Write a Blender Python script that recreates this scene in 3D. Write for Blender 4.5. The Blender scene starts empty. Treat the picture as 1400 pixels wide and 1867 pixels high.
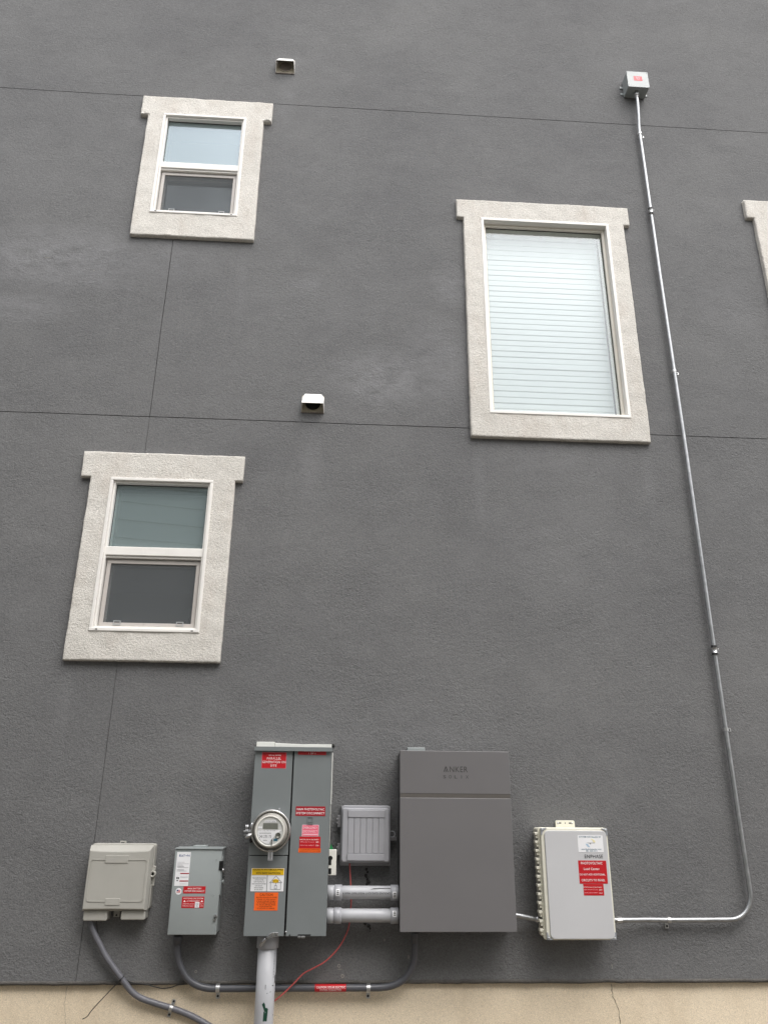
import bpy, bmesh, math, random
from mathutils import Vector, Matrix, noise as mnoise
random.seed(7)
R = math.radians
scene = bpy.context.scene
col = scene.collection

# ------------------------------------------------------------------ camera
CAM = Vector((0.0, -4.28, 1.60))
YAW, PITCH, ROLL = R(3.42), R(20.852), R(0.503)
fwd = Vector((math.sin(YAW)*math.cos(PITCH), math.cos(YAW)*math.cos(PITCH), math.sin(PITCH)))
rgt0 = Vector((math.cos(YAW), -math.sin(YAW), 0))
up0 = rgt0.cross(fwd)
rgt = math.cos(ROLL)*rgt0 + math.sin(ROLL)*up0
upv = -math.sin(ROLL)*rgt0 + math.cos(ROLL)*up0
cam_d = bpy.data.cameras.new('camera')
cam = bpy.data.objects.new('camera', cam_d)
col.objects.link(cam)
cam_d.sensor_fit = 'VERTICAL'
cam_d.sensor_height = 36.0
cam_d.lens = 36.0*1403.3/1867.0
cam_d.clip_start = 0.05
cam_d.clip_end = 500
cam.matrix_world = Matrix(((rgt.x, upv.x, -fwd.x, CAM.x), (rgt.y, upv.y, -fwd.y, CAM.y), (rgt.z, upv.z, -fwd.z, CAM.z), (0, 0, 0, 1)))
scene.camera = cam

# ------------------------------------------------------------------ light: overcast day, brighter from above right
SUN_EL, SUN_AZ = R(58), R(28)          # azimuth: towards the right of straight out from the wall
SUN_DIR = Vector((math.cos(SUN_EL)*math.sin(SUN_AZ), -math.cos(SUN_EL)*math.cos(SUN_AZ), math.sin(SUN_EL)))
world = bpy.data.worlds.new('World')
scene.world = world
world.use_nodes = True
wn, wl = world.node_tree.nodes, world.node_tree.links
wn.clear()
sky = wn.new('ShaderNodeTexSky')
sky.sky_type = 'NISHITA'
sky.sun_disc = False
sky.sun_elevation = SUN_EL
sky.sun_rotation = math.atan2(SUN_DIR.x, SUN_DIR.y)
sky.air_density = 1.0
sky.dust_density = 6.0
sky.ozone_density = 1.0
hs = wn.new('ShaderNodeHueSaturation')
hs.inputs['Saturation'].default_value = 0.22
bg = wn.new('ShaderNodeBackground')
bg.inputs['Strength'].default_value = 0.14
wo = wn.new('ShaderNodeOutputWorld')
wl.new(sky.outputs[0], hs.inputs['Color'])
wl.new(hs.outputs[0], bg.inputs['Color'])
wl.new(bg.outputs[0], wo.inputs['Surface'])
sun_d = bpy.data.lights.new('sun', 'SUN')
sun_d.energy = 0.8
sun_d.angle = R(120)
sun_d.color = (1.0, 0.995, 0.985)
sun = bpy.data.objects.new('sun', sun_d)
col.objects.link(sun)
sun.rotation_euler = (-SUN_DIR).to_track_quat('-Z', 'Y').to_euler()
scene.view_settings.view_transform = 'Standard'
scene.view_settings.look = 'None'
scene.view_settings.exposure = 0.75
scene.view_settings.gamma = 1.0
scene.view_settings.use_curve_mapping = False
scene.cycles.max_bounces = 7
scene.cycles.diffuse_bounces = 3
scene.cycles.glossy_bounces = 3
scene.cycles.transparent_max_bounces = 12

# ------------------------------------------------------------------ measuring and mesh helpers
# World: wall face is the plane y = 0, x to the right, z up. "off" is the distance in front of the wall (y = -off).
def at(px, py, off=0.0):
    "point of the photograph (1400 x 1867) at a known distance in front of the wall -> (x, z) in metres"
    d = ((px-700)/1403.3)*rgt - ((py-933.5)/1403.3)*upv + fwd
    t = (4.28-off)/d.y
    return d.x*t, CAM.z + d.z*t

def rp(x0, y0, x1, y1, off):
    "top-left and bottom-right photo points -> x0, x1, z0, z1"
    a, b = at(x0, y0, off), at(x1, y1, off)
    return a[0], b[0], b[1], a[1]

def lin(c):
    c = c/255.0
    return c/12.92 if c <= 0.04045 else ((c+0.055)/1.055)**2.4

def rgb(r, g, b):
    return (lin(r), lin(g), lin(b), 1)

ORI = {}
def tag(o, label, cat=None, group=None, kind=None):
    if label: o['label'] = label
    if cat: o['category'] = cat
    if group: o['group'] = group
    if kind: o['kind'] = kind
    return o

def thing(name, label, cat, loc, group=None):
    "an Empty at the thing's base; loc = (x, off, z)"
    o = bpy.data.objects.new(name, None)
    o.empty_display_size = 0.1
    col.objects.link(o)
    o.location = (loc[0], -loc[1], loc[2])
    ORI[o] = Vector(o.location)
    return tag(o, label, cat, group)

class MB:
    "collects geometry in world coordinates (x, off, z)"
    def __init__(self):
        self.v, self.f, self.sm = [], [], []
    def add(self, vs, fs, smooth=False):
        n = len(self.v)
        self.v += [(x, -o, z) for x, o, z in vs]
        self.f += [tuple(n+i for i in f) for f in fs]
        self.sm += [smooth]*len(fs)
        return self
    def box(self, x0, x1, o0, o1, z0, z1, bev=0.0, seg=2):
        bm = bmesh.new()
        bmesh.ops.create_cube(bm, size=1.0)
        for v in bm.verts:
            v.co = ((x0+x1)/2+v.co.x*(x1-x0), (o0+o1)/2+v.co.y*(o1-o0), (z0+z1)/2+v.co.z*(z1-z0))
        if bev:
            bmesh.ops.bevel(bm, geom=list(bm.edges), offset=bev, segments=seg, affect='EDGES', profile=0.5)
        return self.from_bm(bm, bool(bev) and seg > 2)
    def from_bm(self, bm, smooth=False):
        bm.verts.index_update()
        vs = [tuple(v.co) for v in bm.verts]
        fs = [tuple(v.index for v in f.verts)[::-1] for f in bm.faces]
        bm.free()
        return self.add(vs, fs, smooth)
    def prism(self, poly, o0, o1, bev=0.0, seg=2, front_only=True):
        "poly: list of (x, z); extruded from o0 (back) to o1 (front); bev rounds the front rim"
        bm = bmesh.new()
        a = [bm.verts.new((x, o0, z)) for x, z in poly]
        b = [bm.verts.new((x, o1, z)) for x, z in poly]
        n = len(poly)
        bm.faces.new(a); bm.faces.new(b[::-1])
        for i in range(n):
            bm.faces.new((a[i], b[i], b[(i+1) % n], a[(i+1) % n]))
        bmesh.ops.recalc_face_normals(bm, faces=bm.faces)
        if bev:
            ed = [e for e in bm.edges if all(abs(v.co.y-o1) < 1e-7 for v in e.verts)]
            bmesh.ops.bevel(bm, geom=ed, offset=bev, segments=seg, affect='EDGES', profile=0.5)
        return self.from_bm(bm)
    def side_prism(self, prof, x0, x1):
        "prof: list of (off, z), extruded along x"
        n = len(prof)
        vs = [(x0, o, z) for o, z in prof]+[(x1, o, z) for o, z in prof]
        fs = [tuple(range(n)), tuple(range(2*n-1, n-1, -1))]
        fs += [(i, n+i, n+(i+1) % n, (i+1) % n) for i in range(n)]
        return self.add(vs, fs)
    def tube(self, pts, r, seg=16, cap=True, smooth=True, rad=None):
        "pts: (x, off, z)"
        P = [Vector((x, -o, z)) for x, o, z in pts]
        n0 = len(self.v)
        t0 = (P[1]-P[0]).normalized()
        ref = Vector((0, 0, 1)) if abs(t0.z) < 0.9 else Vector((1, 0, 0))
        nrm = t0.cross(ref).normalized()
        for i, p in enumerate(P):
            if i == 0: t = P[1]-P[0]
            elif i == len(P)-1: t = P[-1]-P[-2]
            else: t = P[i+1]-P[i-1]
            t.normalize()
            nrm = (nrm - t*nrm.dot(t)).normalized()
            bn = t.cross(nrm)
            rr = rad[i] if rad else r
            for k in range(seg):
                a = 2*math.pi*k/seg
                q = p+nrm*(math.cos(a)*rr)+bn*(math.sin(a)*rr)
                self.v.append((q.x, q.y, q.z))
        for i in range(len(P)-1):
            for k in range(seg):
                a, b = n0+i*seg+k, n0+i*seg+(k+1) % seg
                self.f.append((a, b, b+seg, a+seg)); self.sm.append(smooth)
        if cap:
            self.f.append(tuple(n0+k for k in range(seg))[::-1]); self.sm.append(False)
            e = n0+(len(P)-1)*seg
            self.f.append(tuple(e+k for k in range(seg))); self.sm.append(False)
        return self
    def lathe(self, cx, cz, prof, seg=48, smooth=True):
        "turned about the axis pointing out of the wall; prof: (radius, off) from back to front"
        n0 = len(self.v)
        for r, o in prof:
            for k in range(seg):
                a = 2*math.pi*k/seg
                self.v.append((cx+r*math.cos(a), -o, cz+r*math.sin(a)))
        for i in range(len(prof)-1):
            for k in range(seg):
                a, b = n0+i*seg+k, n0+i*seg+(k+1) % seg
                self.f.append((a, b, b+seg, a+seg)); self.sm.append(smooth)
        return self
    def disc(self, cx, cz, r, off, seg=40, th=0.0):
        return self.prism([(cx+r*math.cos(2*math.pi*k/seg), cz+r*math.sin(2*math.pi*k/seg)) for k in range(seg)], off-th if th else off-0.001, off)
    def build(self, name, mat, parent=None, label=None, kind=None, fix=True):
        me = bpy.data.meshes.new(name)
        O = ORI[parent] if parent else Vector((0, 0, 0))
        me.from_pydata([(x-O.x, y-O.y, z-O.z) for x, y, z in self.v], [], self.f)
        me.polygons.foreach_set('use_smooth', self.sm)
        me.materials.append(mat)
        if fix:
            bm = bmesh.new(); bm.from_mesh(me)
            bmesh.ops.recalc_face_normals(bm, faces=bm.faces)
            bm.to_mesh(me); bm.free()
        me.update()
        o = bpy.data.objects.new(name, me)
        col.objects.link(o)
        if parent:
            o.parent = parent
        ORI[o] = O.copy()
        if label or kind: tag(o, label, kind=kind)
        return o

def rrect(x0, x1, z0, z1, r, n=5):
    p = []
    for cx, cz, a0 in ((x1-r, z1-r, 0), (x0+r, z1-r, 90), (x0+r, z0+r, 180), (x1-r, z0+r, 270)):
        for k in range(n+1):
            a = R(a0+90*k/n)
            p.append((cx+r*math.cos(a), cz+r*math.sin(a)))
    return p

def smooth_path(pts, n=8):
    "Catmull-Rom through (x, off, z) points"
    P = [Vector(p) for p in pts]
    P = [P[0]*2-P[1]]+P+[P[-1]*2-P[-2]]
    out = []
    for i in range(1, len(P)-2):
        p0, p1, p2, p3 = P[i-1], P[i], P[i+1], P[i+2]
        for k in range(n):
            t = k/n
            out.append(0.5*((2*p1)+(p2-p0)*t+(2*p0-5*p1+4*p2-p3)*t*t+(3*p1-p0-3*p2+p3)*t**3))
    out.append(P[-2])
    return [tuple(p) for p in out]

_txt_cache = {}
def text_mesh(s, bold):
    k = (s, bold)
    if k not in _txt_cache:
        cu = bpy.data.curves.new('t', 'FONT')
        cu.body = s
        cu.resolution_u = 3
        cu.offset = min(bold, 0.012)*0.6
        cu.space_character = 1.08
        ob = bpy.data.objects.new('t', cu)
        col.objects.link(ob)
        dg = bpy.context.evaluated_depsgraph_get()
        me = ob.evaluated_get(dg).to_mesh()
        vs = [tuple(v.co) for v in me.vertices]
        fs = [tuple(p.vertices) for p in me.polygons]
        ob.evaluated_get(dg).to_mesh_clear()
        bpy.data.objects.remove(ob)
        bpy.data.curves.remove(cu)
        _txt_cache[k] = (vs, fs)
    return _txt_cache[k]

def put_text(mb, s, x0, x1, z0, z1, off, bold=0.0, fit=True, align='C', flip=False, wrap=None):
    "letters as flat geometry filling the given rectangle; wrap = (axis off, axis z, radius) lays them on a horizontal pipe"
    vs, fs = text_mesh(s, bold)
    if not vs: return
    ax0, ax1 = min(v[0] for v in vs), max(v[0] for v in vs)
    ay0, ay1 = min(v[1] for v in vs), max(v[1] for v in vs)
    sz = (z1-z0)/(ay1-ay0)
    sx = (x1-x0)/(ax1-ax0)
    if not fit and sx > sz*0.9:
        sx = sz*0.9
        w = (ax1-ax0)*sx
        if align == 'C': x0 = (x0+x1)/2-w/2
        x1 = x0+w
    out = []
    for v in vs:
        x = x0+(v[0]-ax0)*sx
        z = z0+(v[1]-ay0)*sz
        if flip:
            x, z = x0+x1-x, z0+z1-z
        if wrap:
            ao, az, r = wrap
            a = (z-az)/r
            out.append((x, ao+math.cos(a)*r, az+math.sin(a)*r))
        else:
            out.append((x, off, z))
    mb.add(out, fs)

# ------------------------------------------------------------------ materials
def mat_new(name):
    m = bpy.data.materials.new(name)
    m.use_nodes = True
    nt = m.node_tree
    b = nt.nodes['Principled BSDF']
    return m, nt.nodes, nt.links, b

def nd(ns, t, **kw):
    n = ns.new(t)
    for k, v in kw.items():
        if k in n.inputs: n.inputs[k].default_value = v
        else: setattr(n, k, v)
    return n

def mapping(ns, ls, scale=(1, 1, 1), rot=(0, 0, 0)):
    g = nd(ns, 'ShaderNodeNewGeometry')
    mp = nd(ns, 'ShaderNodeMapping')
    mp.inputs['Scale'].default_value = scale
    mp.inputs['Rotation'].default_value = rot
    ls.new(g.outputs['Position'], mp.inputs['Vector'])
    return mp.outputs[0]

def ramp(ns, ls, src, stops):
    r = nd(ns, 'ShaderNodeValToRGB')
    e = r.color_ramp.elements
    while len(e) < len(stops): e.new(0.5)
    for el, (p, c) in zip(e, stops):
        el.position = p
        el.color = c if len(c) == 4 else (c[0], c[1], c[2], 1)
    ls.new(src, r.inputs[0])
    return r.outputs[0]

def g(v): return (v, v, v, 1)

def paint(name, c, rough=0.5, metal=0.0, var=0.08, scale=9.0, bump=0.0, bscale=400.0, coat=0.0, dirt=0.0, spec=0.5):
    "painted or moulded surface with faint mottling, fine relief and a little dust"
    m, ns, ls, b = mat_new(name)
    p = mapping(ns, ls)
    n1 = nd(ns, 'ShaderNodeTexNoise', Scale=scale, Detail=6.0, Roughness=0.65)
    ls.new(p, n1.inputs['Vector'])
    f = ramp(ns, ls, n1.outputs[0], [(0.3, g(1-var)), (0.7, g(1+var*0.6))])
    mx = nd(ns, 'ShaderNodeMix', data_type='RGBA', blend_type='MULTIPLY')
    mx.inputs[0].default_value = 1.0
    mx.inputs[6].default_value = c
    ls.new(f, mx.inputs[7])
    out = mx.outputs[2]
    if dirt:
        n2 = nd(ns, 'ShaderNodeTexNoise', Scale=35.0, Detail=8.0, Roughness=0.8)
        ls.new(mapping(ns, ls, (1, 1, 0.25)), n2.inputs['Vector'])
        df = ramp(ns, ls, n2.outputs[0], [(0.55, g(0)), (0.8, g(dirt))])
        m2 = nd(ns, 'ShaderNodeMix', data_type='RGBA')
        ls.new(df, m2.inputs[0])
        ls.new(out, m2.inputs[6])
        m2.inputs[7].default_value = rgb(105, 98, 88)
        out = m2.outputs[2]
    ls.new(out, b.inputs['Base Color'])
    rr = ramp(ns, ls, n1.outputs[0], [(0.3, g(max(0, rough-0.07))), (0.7, g(min(1, rough+0.07)))])
    ls.new(rr, b.inputs['Roughness'])
    b.inputs['Metallic'].default_value = metal
    b.inputs['Specular IOR Level'].default_value = spec
    if coat: b.inputs['Coat Weight'].default_value = coat
    if bump:
        n3 = nd(ns, 'ShaderNodeTexNoise', Scale=bscale, Detail=2.0)
        ls.new(p, n3.inputs['Vector'])
        bp = nd(ns, 'ShaderNodeBump', Strength=bump, Distance=0.002)
        ls.new(n3.outputs[0], bp.inputs['Height'])
        ls.new(bp.outputs[0], b.inputs['Normal'])
    return m

def blotch(ns, ls, cx, cz, rx, rz, amt):
    "a soft-edged patch on the wall, broken up by noise"
    mp = nd(ns, 'ShaderNodeMapping')
    geo = nd(ns, 'ShaderNodeNewGeometry')
    mp.vector_type = 'TEXTURE'
    mp.inputs['Location'].default_value = (cx, 0, cz)
    mp.inputs['Scale'].default_value = (rx, 1000, rz)
    ls.new(geo.outputs['Position'], mp.inputs['Vector'])
    ln = nd(ns, 'ShaderNodeVectorMath', operation='LENGTH')
    ls.new(mp.outputs[0], ln.inputs[0])
    return ramp(ns, ls, ln.outputs['Value'], [(0.0, g(amt)), (0.45, g(amt*0.8)), (1.0, g(0))])

def stucco(name, c_lo, c_hi, bump=0.6, patches=(), fine=135.0, coarse=55.0, grime=None, dist=0.006, wash=None, rich=False):
    m, ns, ls, b = mat_new(name)
    p = mapping(ns, ls, (1, 1, 1.25), (0.5, 0.62, 0.4))
    big = nd(ns, 'ShaderNodeTexNoise', Scale=0.9, Detail=7.0, Roughness=0.62)
    ls.new(mapping(ns, ls, (1, 1, 1.3)), big.inputs['Vector'])
    wv = nd(ns, 'ShaderNodeTexNoise', Scale=31.0, Detail=2.0)
    ls.new(mapping(ns, ls, (1, 1, 1), (0.3, 0.2, 0.7)), wv.inputs['Vector'])
    vm = nd(ns, 'ShaderNodeVectorMath', operation='MULTIPLY_ADD')
    ls.new(wv.outputs['Color'], vm.inputs[0]); vm.inputs[1].default_value = (0.035, 0.035, 0.02)
    ls.new(p, vm.inputs[2])
    mid = nd(ns, 'ShaderNodeTexNoise', Scale=coarse, Detail=3.0, Roughness=0.6, Distortion=0.6)
    ls.new(vm.outputs[0], mid.inputs['Vector'])
    fin = nd(ns, 'ShaderNodeTexNoise', Scale=fine, Detail=2.0, Roughness=0.6, Distortion=0.4)
    ls.new(vm.outputs[0], fin.inputs['Vector'])
    base = ramp(ns, ls, big.outputs[0], [(0.3, c_lo), (0.72, c_hi)])
    # grain: lighter on the ridges, darker in the pits
    gr = ramp(ns, ls, fin.outputs[0], [(0.33, g(0.80)), (0.5, g(1.0)), (0.68, g(1.18))])
    mx = nd(ns, 'ShaderNodeMix', data_type='RGBA', blend_type='MULTIPLY')
    mx.inputs[0].default_value = 1.0
    ls.new(base, mx.inputs[6]); ls.new(gr, mx.inputs[7])
    out = mx.outputs[2]
    if rich:
        # uneven trowelling and paint: soft mottling, rubbed lighter specks
        mo = nd(ns, 'ShaderNodeTexNoise', Scale=4.2, Detail=8.0, Roughness=0.7, Distortion=0.8)
        ls.new(mapping(ns, ls, (1, 1, 1.7), (0.1, 0.15, 0.2)), mo.inputs['Vector'])
        mf = ramp(ns, ls, mo.outputs[0], [(0.3, g(0.92)), (0.52, g(1.0)), (0.72, g(1.07))])
        mm = nd(ns, 'ShaderNodeMix', data_type='RGBA', blend_type='MULTIPLY')
        mm.inputs[0].default_value = 1.0
        ls.new(out, mm.inputs[6]); ls.new(mf, mm.inputs[7])
        sp = nd(ns, 'ShaderNodeTexNoise', Scale=48.0, Detail=3.0, Roughness=0.5)
        ls.new(mapping(ns, ls, (1, 1, 1.2), (0.4, 0.1, 0.3)), sp.inputs['Vector'])
        sf = ramp(ns, ls, sp.outputs[0], [(0.70, g(0)), (0.80, g(0.35))])
        ms = nd(ns, 'ShaderNodeMix', data_type='RGBA')
        ls.new(sf, ms.inputs[0]); ls.new(mm.outputs[2], ms.inputs[6])
        ms.inputs[7].default_value = (0.32, 0.32, 0.32, 1)
        out = ms.outputs[2]
    if patches:
        tot = None
        for q in patches:
            s = blotch(ns, ls, *q)
            if tot is None: tot = s
            else:
                ad = nd(ns, 'ShaderNodeMath', operation='MAXIMUM')
                ls.new(tot, ad.inputs[0]); ls.new(s, ad.inputs[1])
                tot = ad.outputs[0]
        br = nd(ns, 'ShaderNodeTexNoise', Scale=7.5, Detail=10.0, Roughness=0.8)
        ls.new(mapping(ns, ls, (1, 1, 1.8), (0.2, 0.4, 0.1)), br.inputs['Vector'])
        bf = ramp(ns, ls, br.outputs[0], [(0.36, g(0)), (0.62, g(1))])
        ml = nd(ns, 'ShaderNodeMath', operation='MULTIPLY')
        ls.new(tot, ml.inputs[0]); ls.new(bf, ml.inputs[1])
        m2 = nd(ns, 'ShaderNodeMix', data_type='RGBA')
        ls.new(ml.outputs[0], m2.inputs[0])
        ls.new(out, m2.inputs[6])
        m2.inputs[7].default_value = wash or (0.30, 0.30, 0.31, 1)
        out = m2.outputs[2]
    if grime:
        n4 = nd(ns, 'ShaderNodeTexNoise', Scale=5.0, Detail=8.0, Roughness=0.75)
        ls.new(mapping(ns, ls, (1, 1, 0.45)), n4.inputs['Vector'])
        gf = ramp(ns, ls, n4.outputs[0], [(0.5, g(0)), (0.75, g(grime[0]))])
        m3 = nd(ns, 'ShaderNodeMix', data_type='RGBA')
        ls.new(gf, m3.inputs[0]); ls.new(out, m3.inputs[6])
        m3.inputs[7].default_value = grime[1]
        out = m3.outputs[2]
    ls.new(out, b.inputs['Base Color'])
    b.inputs['Roughness'].default_value = 0.9
    b.inputs['Specular IOR Level'].default_value = 0.25
    ad = nd(ns, 'ShaderNodeMath', operation='MULTIPLY_ADD')
    ls.new(fin.outputs[0], ad.inputs[0]); ad.inputs[1].default_value = 0.55
    ls.new(mid.outputs[0], ad.inputs[2])
    bp = nd(ns, 'ShaderNodeBump', Strength=bump, Distance=dist)
    if rich:
        tw = nd(ns, 'ShaderNodeTexNoise', Scale=2.6, Detail=4.0, Roughness=0.6)
        ls.new(mapping(ns, ls, (1, 1, 1.9), (0.2, 0.3, 0.1)), tw.inputs['Vector'])
        ts = ramp(ns, ls, tw.outputs[0], [(0.32, g(bump*0.55)), (0.68, g(min(1, bump*1.35)))])
        ls.new(ts, bp.inputs['Strength'])
    ls.new(ad.outputs[0], bp.inputs['Height'])
    ls.new(bp.outputs[0], b.inputs['Normal'])
    return m

def glass_mat(name, refl=0.22, tint=(0.80, 0.89, 0.95, 1), trans=(0.85, 0.90, 0.89, 1), rough=0.0, milk=0.0, milk_col=(0.5, 0.58, 0.57, 1)):
    "coated double glazing: mirror-like share plus tinted see-through share"
    m = bpy.data.materials.new(name)
    m.use_nodes = True
    ns, ls = m.node_tree.nodes, m.node_tree.links
    ns.clear()
    o = nd(ns, 'ShaderNodeOutputMaterial')
    gl = nd(ns, 'ShaderNodeBsdfGlossy', Color=tint, Roughness=rough)
    tr = nd(ns, 'ShaderNodeBsdfTransparent', Color=trans)
    fr = nd(ns, 'ShaderNodeFresnel', IOR=1.5)
    ge = nd(ns, 'ShaderNodeNewGeometry')
    mr = nd(ns, 'ShaderNodeMapRange')       # leaving the pane: keep the outside reflectance, no total internal reflection
    mr.inputs[3].default_value = 1.5; mr.inputs[4].default_value = 1/1.5
    ls.new(ge.outputs['Backfacing'], mr.inputs[0]); ls.new(mr.outputs[0], fr.inputs['IOR'])
    ad = nd(ns, 'ShaderNodeMath', operation='ADD')
    ls.new(fr.outputs[0], ad.inputs[0])
    m0 = nd(ns, 'ShaderNodeMapRange')
    m0.inputs[3].default_value = refl; m0.inputs[4].default_value = 0.0
    ls.new(ge.outputs['Backfacing'], m0.inputs[0]); ls.new(m0.outputs[0], ad.inputs[1])
    mx = nd(ns, 'ShaderNodeMixShader')
    ls.new(ad.outputs[0], mx.inputs[0]); ls.new(tr.outputs[0], mx.inputs[1]); ls.new(gl.outputs[0], mx.inputs[2])
    last = mx.outputs[0]
    if milk:
        # pale diffuse share added to brighten the pane like a stronger reflection
        df = nd(ns, 'ShaderNodeBsdfDiffuse', Color=milk_col)
        m2 = nd(ns, 'ShaderNodeMixShader')
        m2.inputs[0].default_value = milk
        ls.new(last, m2.inputs[1]); ls.new(df.outputs[0], m2.inputs[2])
        last = m2.outputs[0]
    ls.new(last, o.inputs['Surface'])
    return m

def screen_mat(name):
    "woven insect screen: dark threads with see-through gaps"
    m = bpy.data.materials.new(name)
    m.use_nodes = True
    ns, ls = m.node_tree.nodes, m.node_tree.links
    ns.clear()
    o = nd(ns, 'ShaderNodeOutputMaterial')
    df = nd(ns, 'ShaderNodeBsdfDiffuse', Color=rgb(106, 109, 111))
    tr = nd(ns, 'ShaderNodeBsdfTransparent')
    n = nd(ns, 'ShaderNodeTexNoise', Scale=3.0, Detail=3.0)
    ls.new(mapping(ns, ls), n.inputs['Vector'])
    f = ramp(ns, ls, n.outputs[0], [(0.3, g(0.40)), (0.7, g(0.50))])
    mx = nd(ns, 'ShaderNodeMixShader')
    ls.new(f, mx.inputs[0]); ls.new(tr.outputs[0], mx.inputs[1]); ls.new(df.outputs[0], mx.inputs[2])
    ls.new(mx.outputs[0], o.inputs['Surface'])
    return m

M = {}
PATCH = [(*at(110, 470), 0.75, 0.30, 0.50), (*at(20, 560), 0.5, 0.14, 0.38), (*at(290, 470), 0.35, 0.25, 0.30),
         (*at(700, 690), 0.45, 0.26, 0.50), (*at(800, 660), 0.28, 0.4, 0.36), (*at(822, 520), 0.16, 0.2, 0.34),
         (*at(560, 515), 0.13, 0.09, 0.3), (*at(570, 560), 0.8, 0.3, 0.09), (*at(1020, 1010), 0.7, 0.4, 0.10),
         (*at(260, 230), 0.2, 0.12, 0.2), (*at(1330, 560), 0.3, 0.3, 0.16), (*at(700, 1330), 0.9, 0.25, 0.12), (-1.42, 4.9, 0.05, 0.45, 0.16), (-0.70, 4.85, 0.04, 0.55, 0.14), (-1.05, 5.0, 0.25, 0.2, 0.16), (-1.44, 2.05, 0.05, 0.45, 0.14), (-0.67, 2.1, 0.05, 0.4, 0.14), (0.84, 3.45, 0.05, 0.5, 0.14), (1.90, 3.5, 0.05, 0.45, 0.14), (1.4, 3.6, 0.5, 0.16, 0.16), (-0.19, 3.6, 0.09, 0.4, 0.2), (-0.5, 6.5, 0.1, 0.35, 0.16)]
M['stucco'] = stucco('grey_stucco', rgb(105, 105, 106), rgb(117, 117, 117), 0.72, PATCH, rich=True)
M['trim'] = stucco('cream_trim_stucco', rgb(205, 201, 194), rgb(223, 219, 212), 0.8, fine=165, coarse=75, grime=(0.38, rgb(176, 160, 146)), dist=0.006)
M['plinth'] = stucco('tan_foundation', rgb(218, 202, 177), rgb(236, 221, 197), 0.30, fine=230, coarse=40, grime=(0.45, rgb(192, 173, 146)), dist=0.004)
M['lip'] = stucco('worn_stucco_edge', rgb(70, 69, 68), rgb(112, 108, 103), 0.8, fine=150, coarse=40, grime=(0.5, rgb(50, 48, 46)))
M['core'] = paint('sheathing', rgb(58, 57, 56), 0.9)
M['interior'] = paint('interior_paint', rgb(150, 148, 142), 0.9)
M['vinyl'] = paint('white_vinyl', rgb(236, 233, 228), 0.35, var=0.04, dirt=0.12)
M['vinyl_cream'] = paint('cream_vinyl', rgb(232, 226, 215), 0.4, var=0.04, dirt=0.1)
M['screenframe'] = paint('screen_frame_aluminium', rgb(192, 186, 181), 0.45, var=0.06, dirt=0.3)
M['screen'] = screen_mat('insect_screen')

M['clip'] = paint('clear_pull_tab', rgb(170, 172, 172), 0.3)
M['glass'] = glass_mat('window_glass', 0.27)
M['glass_brightened'] = glass_mat('brightened_window_glass', 0.18, tint=(0.76, 0.86, 0.97, 1), milk=0.17, milk_col=(0.58, 0.70, 0.70, 1))  # upper panes: pale diffuse colour stands in for brighter reflected light
M['glass_clear'] = glass_mat('picture_window_glass', 0.06, tint=(0.86, 0.91, 0.94, 1), trans=(0.958, 0.977, 0.976, 1))
M['slat'] = paint('white_blind', rgb(185, 190, 190), 0.5, var=0.05, scale=2.5)
M['gasket'] = paint('black_gasket', rgb(38, 38, 38), 0.6)
M['panel'] = paint('grey_enamel_steel', rgb(121, 126, 127), 0.38, var=0.05, scale=5, bump=0.05, bscale=300, dirt=0.10)
M['panel_dark'] = paint('dark_gap', rgb(22, 22, 23), 0.7)
M['switch'] = paint('light_grey_enamel', rgb(152, 158, 158), 0.36, var=0.05, scale=5, bump=0.05, bscale=300, dirt=0.08)
M['battery'] = paint('taupe_grey_powder_coat', rgb(111, 109, 110), 0.40, var=0.045, scale=2.2, dirt=0.10, bump=0.06, bscale=700)
M['battery_dark'] = paint('dark_powder_coat', rgb(60, 58, 58), 0.5)
M['battery_groove'] = paint('groove_grey', rgb(100, 96, 92), 0.45)
M['batt_ink'] = paint('embossed_ink', rgb(62, 60, 60), 0.5)
M['lidgrey'] = paint('pale_grey_lid', rgb(196, 196, 198), 0.42, var=0.025, scale=3)
M['cream'] = paint('cream_polycarbonate', rgb(226, 223, 208), 0.45, var=0.05, dirt=0.15)
M['beige'] = paint('beige_grey_plastic', rgb(171, 169, 162), 0.45, var=0.05, scale=6, dirt=0.12)
M['gbox'] = paint('mid_grey_plastic', rgb(164, 164, 169), 0.42, var=0.06, scale=8, dirt=0.15)
M['gboxbase'] = paint('mid_grey_plastic_base', rgb(140, 139, 141), 0.5, var=0.06, dirt=0.2)
M['pvc'] = paint('light_grey_pvc', rgb(178, 179, 183), 0.38, var=0.05, scale=14, dirt=0.22)
M['pvc_fit'] = paint('grey_pvc_fitting', rgb(165, 166, 171), 0.33, var=0.06, scale=14, dirt=0.15)
M['pvc_dark'] = paint('dark_grey_pvc', rgb(84, 85, 90), 0.38, var=0.08, scale=14, dirt=0.2)
M['pvc_mid'] = paint('mid_grey_pvc', rgb(104, 104, 110), 0.4, var=0.08, scale=14, dirt=0.3)
M['emt'] = paint('galvanised_tube', (0.42, 0.43, 0.44, 1), 0.40, metal=0.9, var=0.22, scale=22, dirt=0.25)
M['emt_fit'] = paint('zinc_fitting', (0.62, 0.62, 0.62, 1), 0.32, metal=0.9, var=0.25, scale=60)
M['steel'] = paint('brushed_steel', (0.55, 0.55, 0.56, 1), 0.28, metal=1.0, var=0.2, scale=50)
M['chrome'] = paint('polished_ring', (0.62, 0.61, 0.60, 1), 0.18, metal=1.0, var=0.15, scale=30)
M['black'] = paint('black_plastic', rgb(18, 18, 19), 0.4)
M['rubber'] = paint('black_cable', rgb(26, 26, 27), 0.5)
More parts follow.
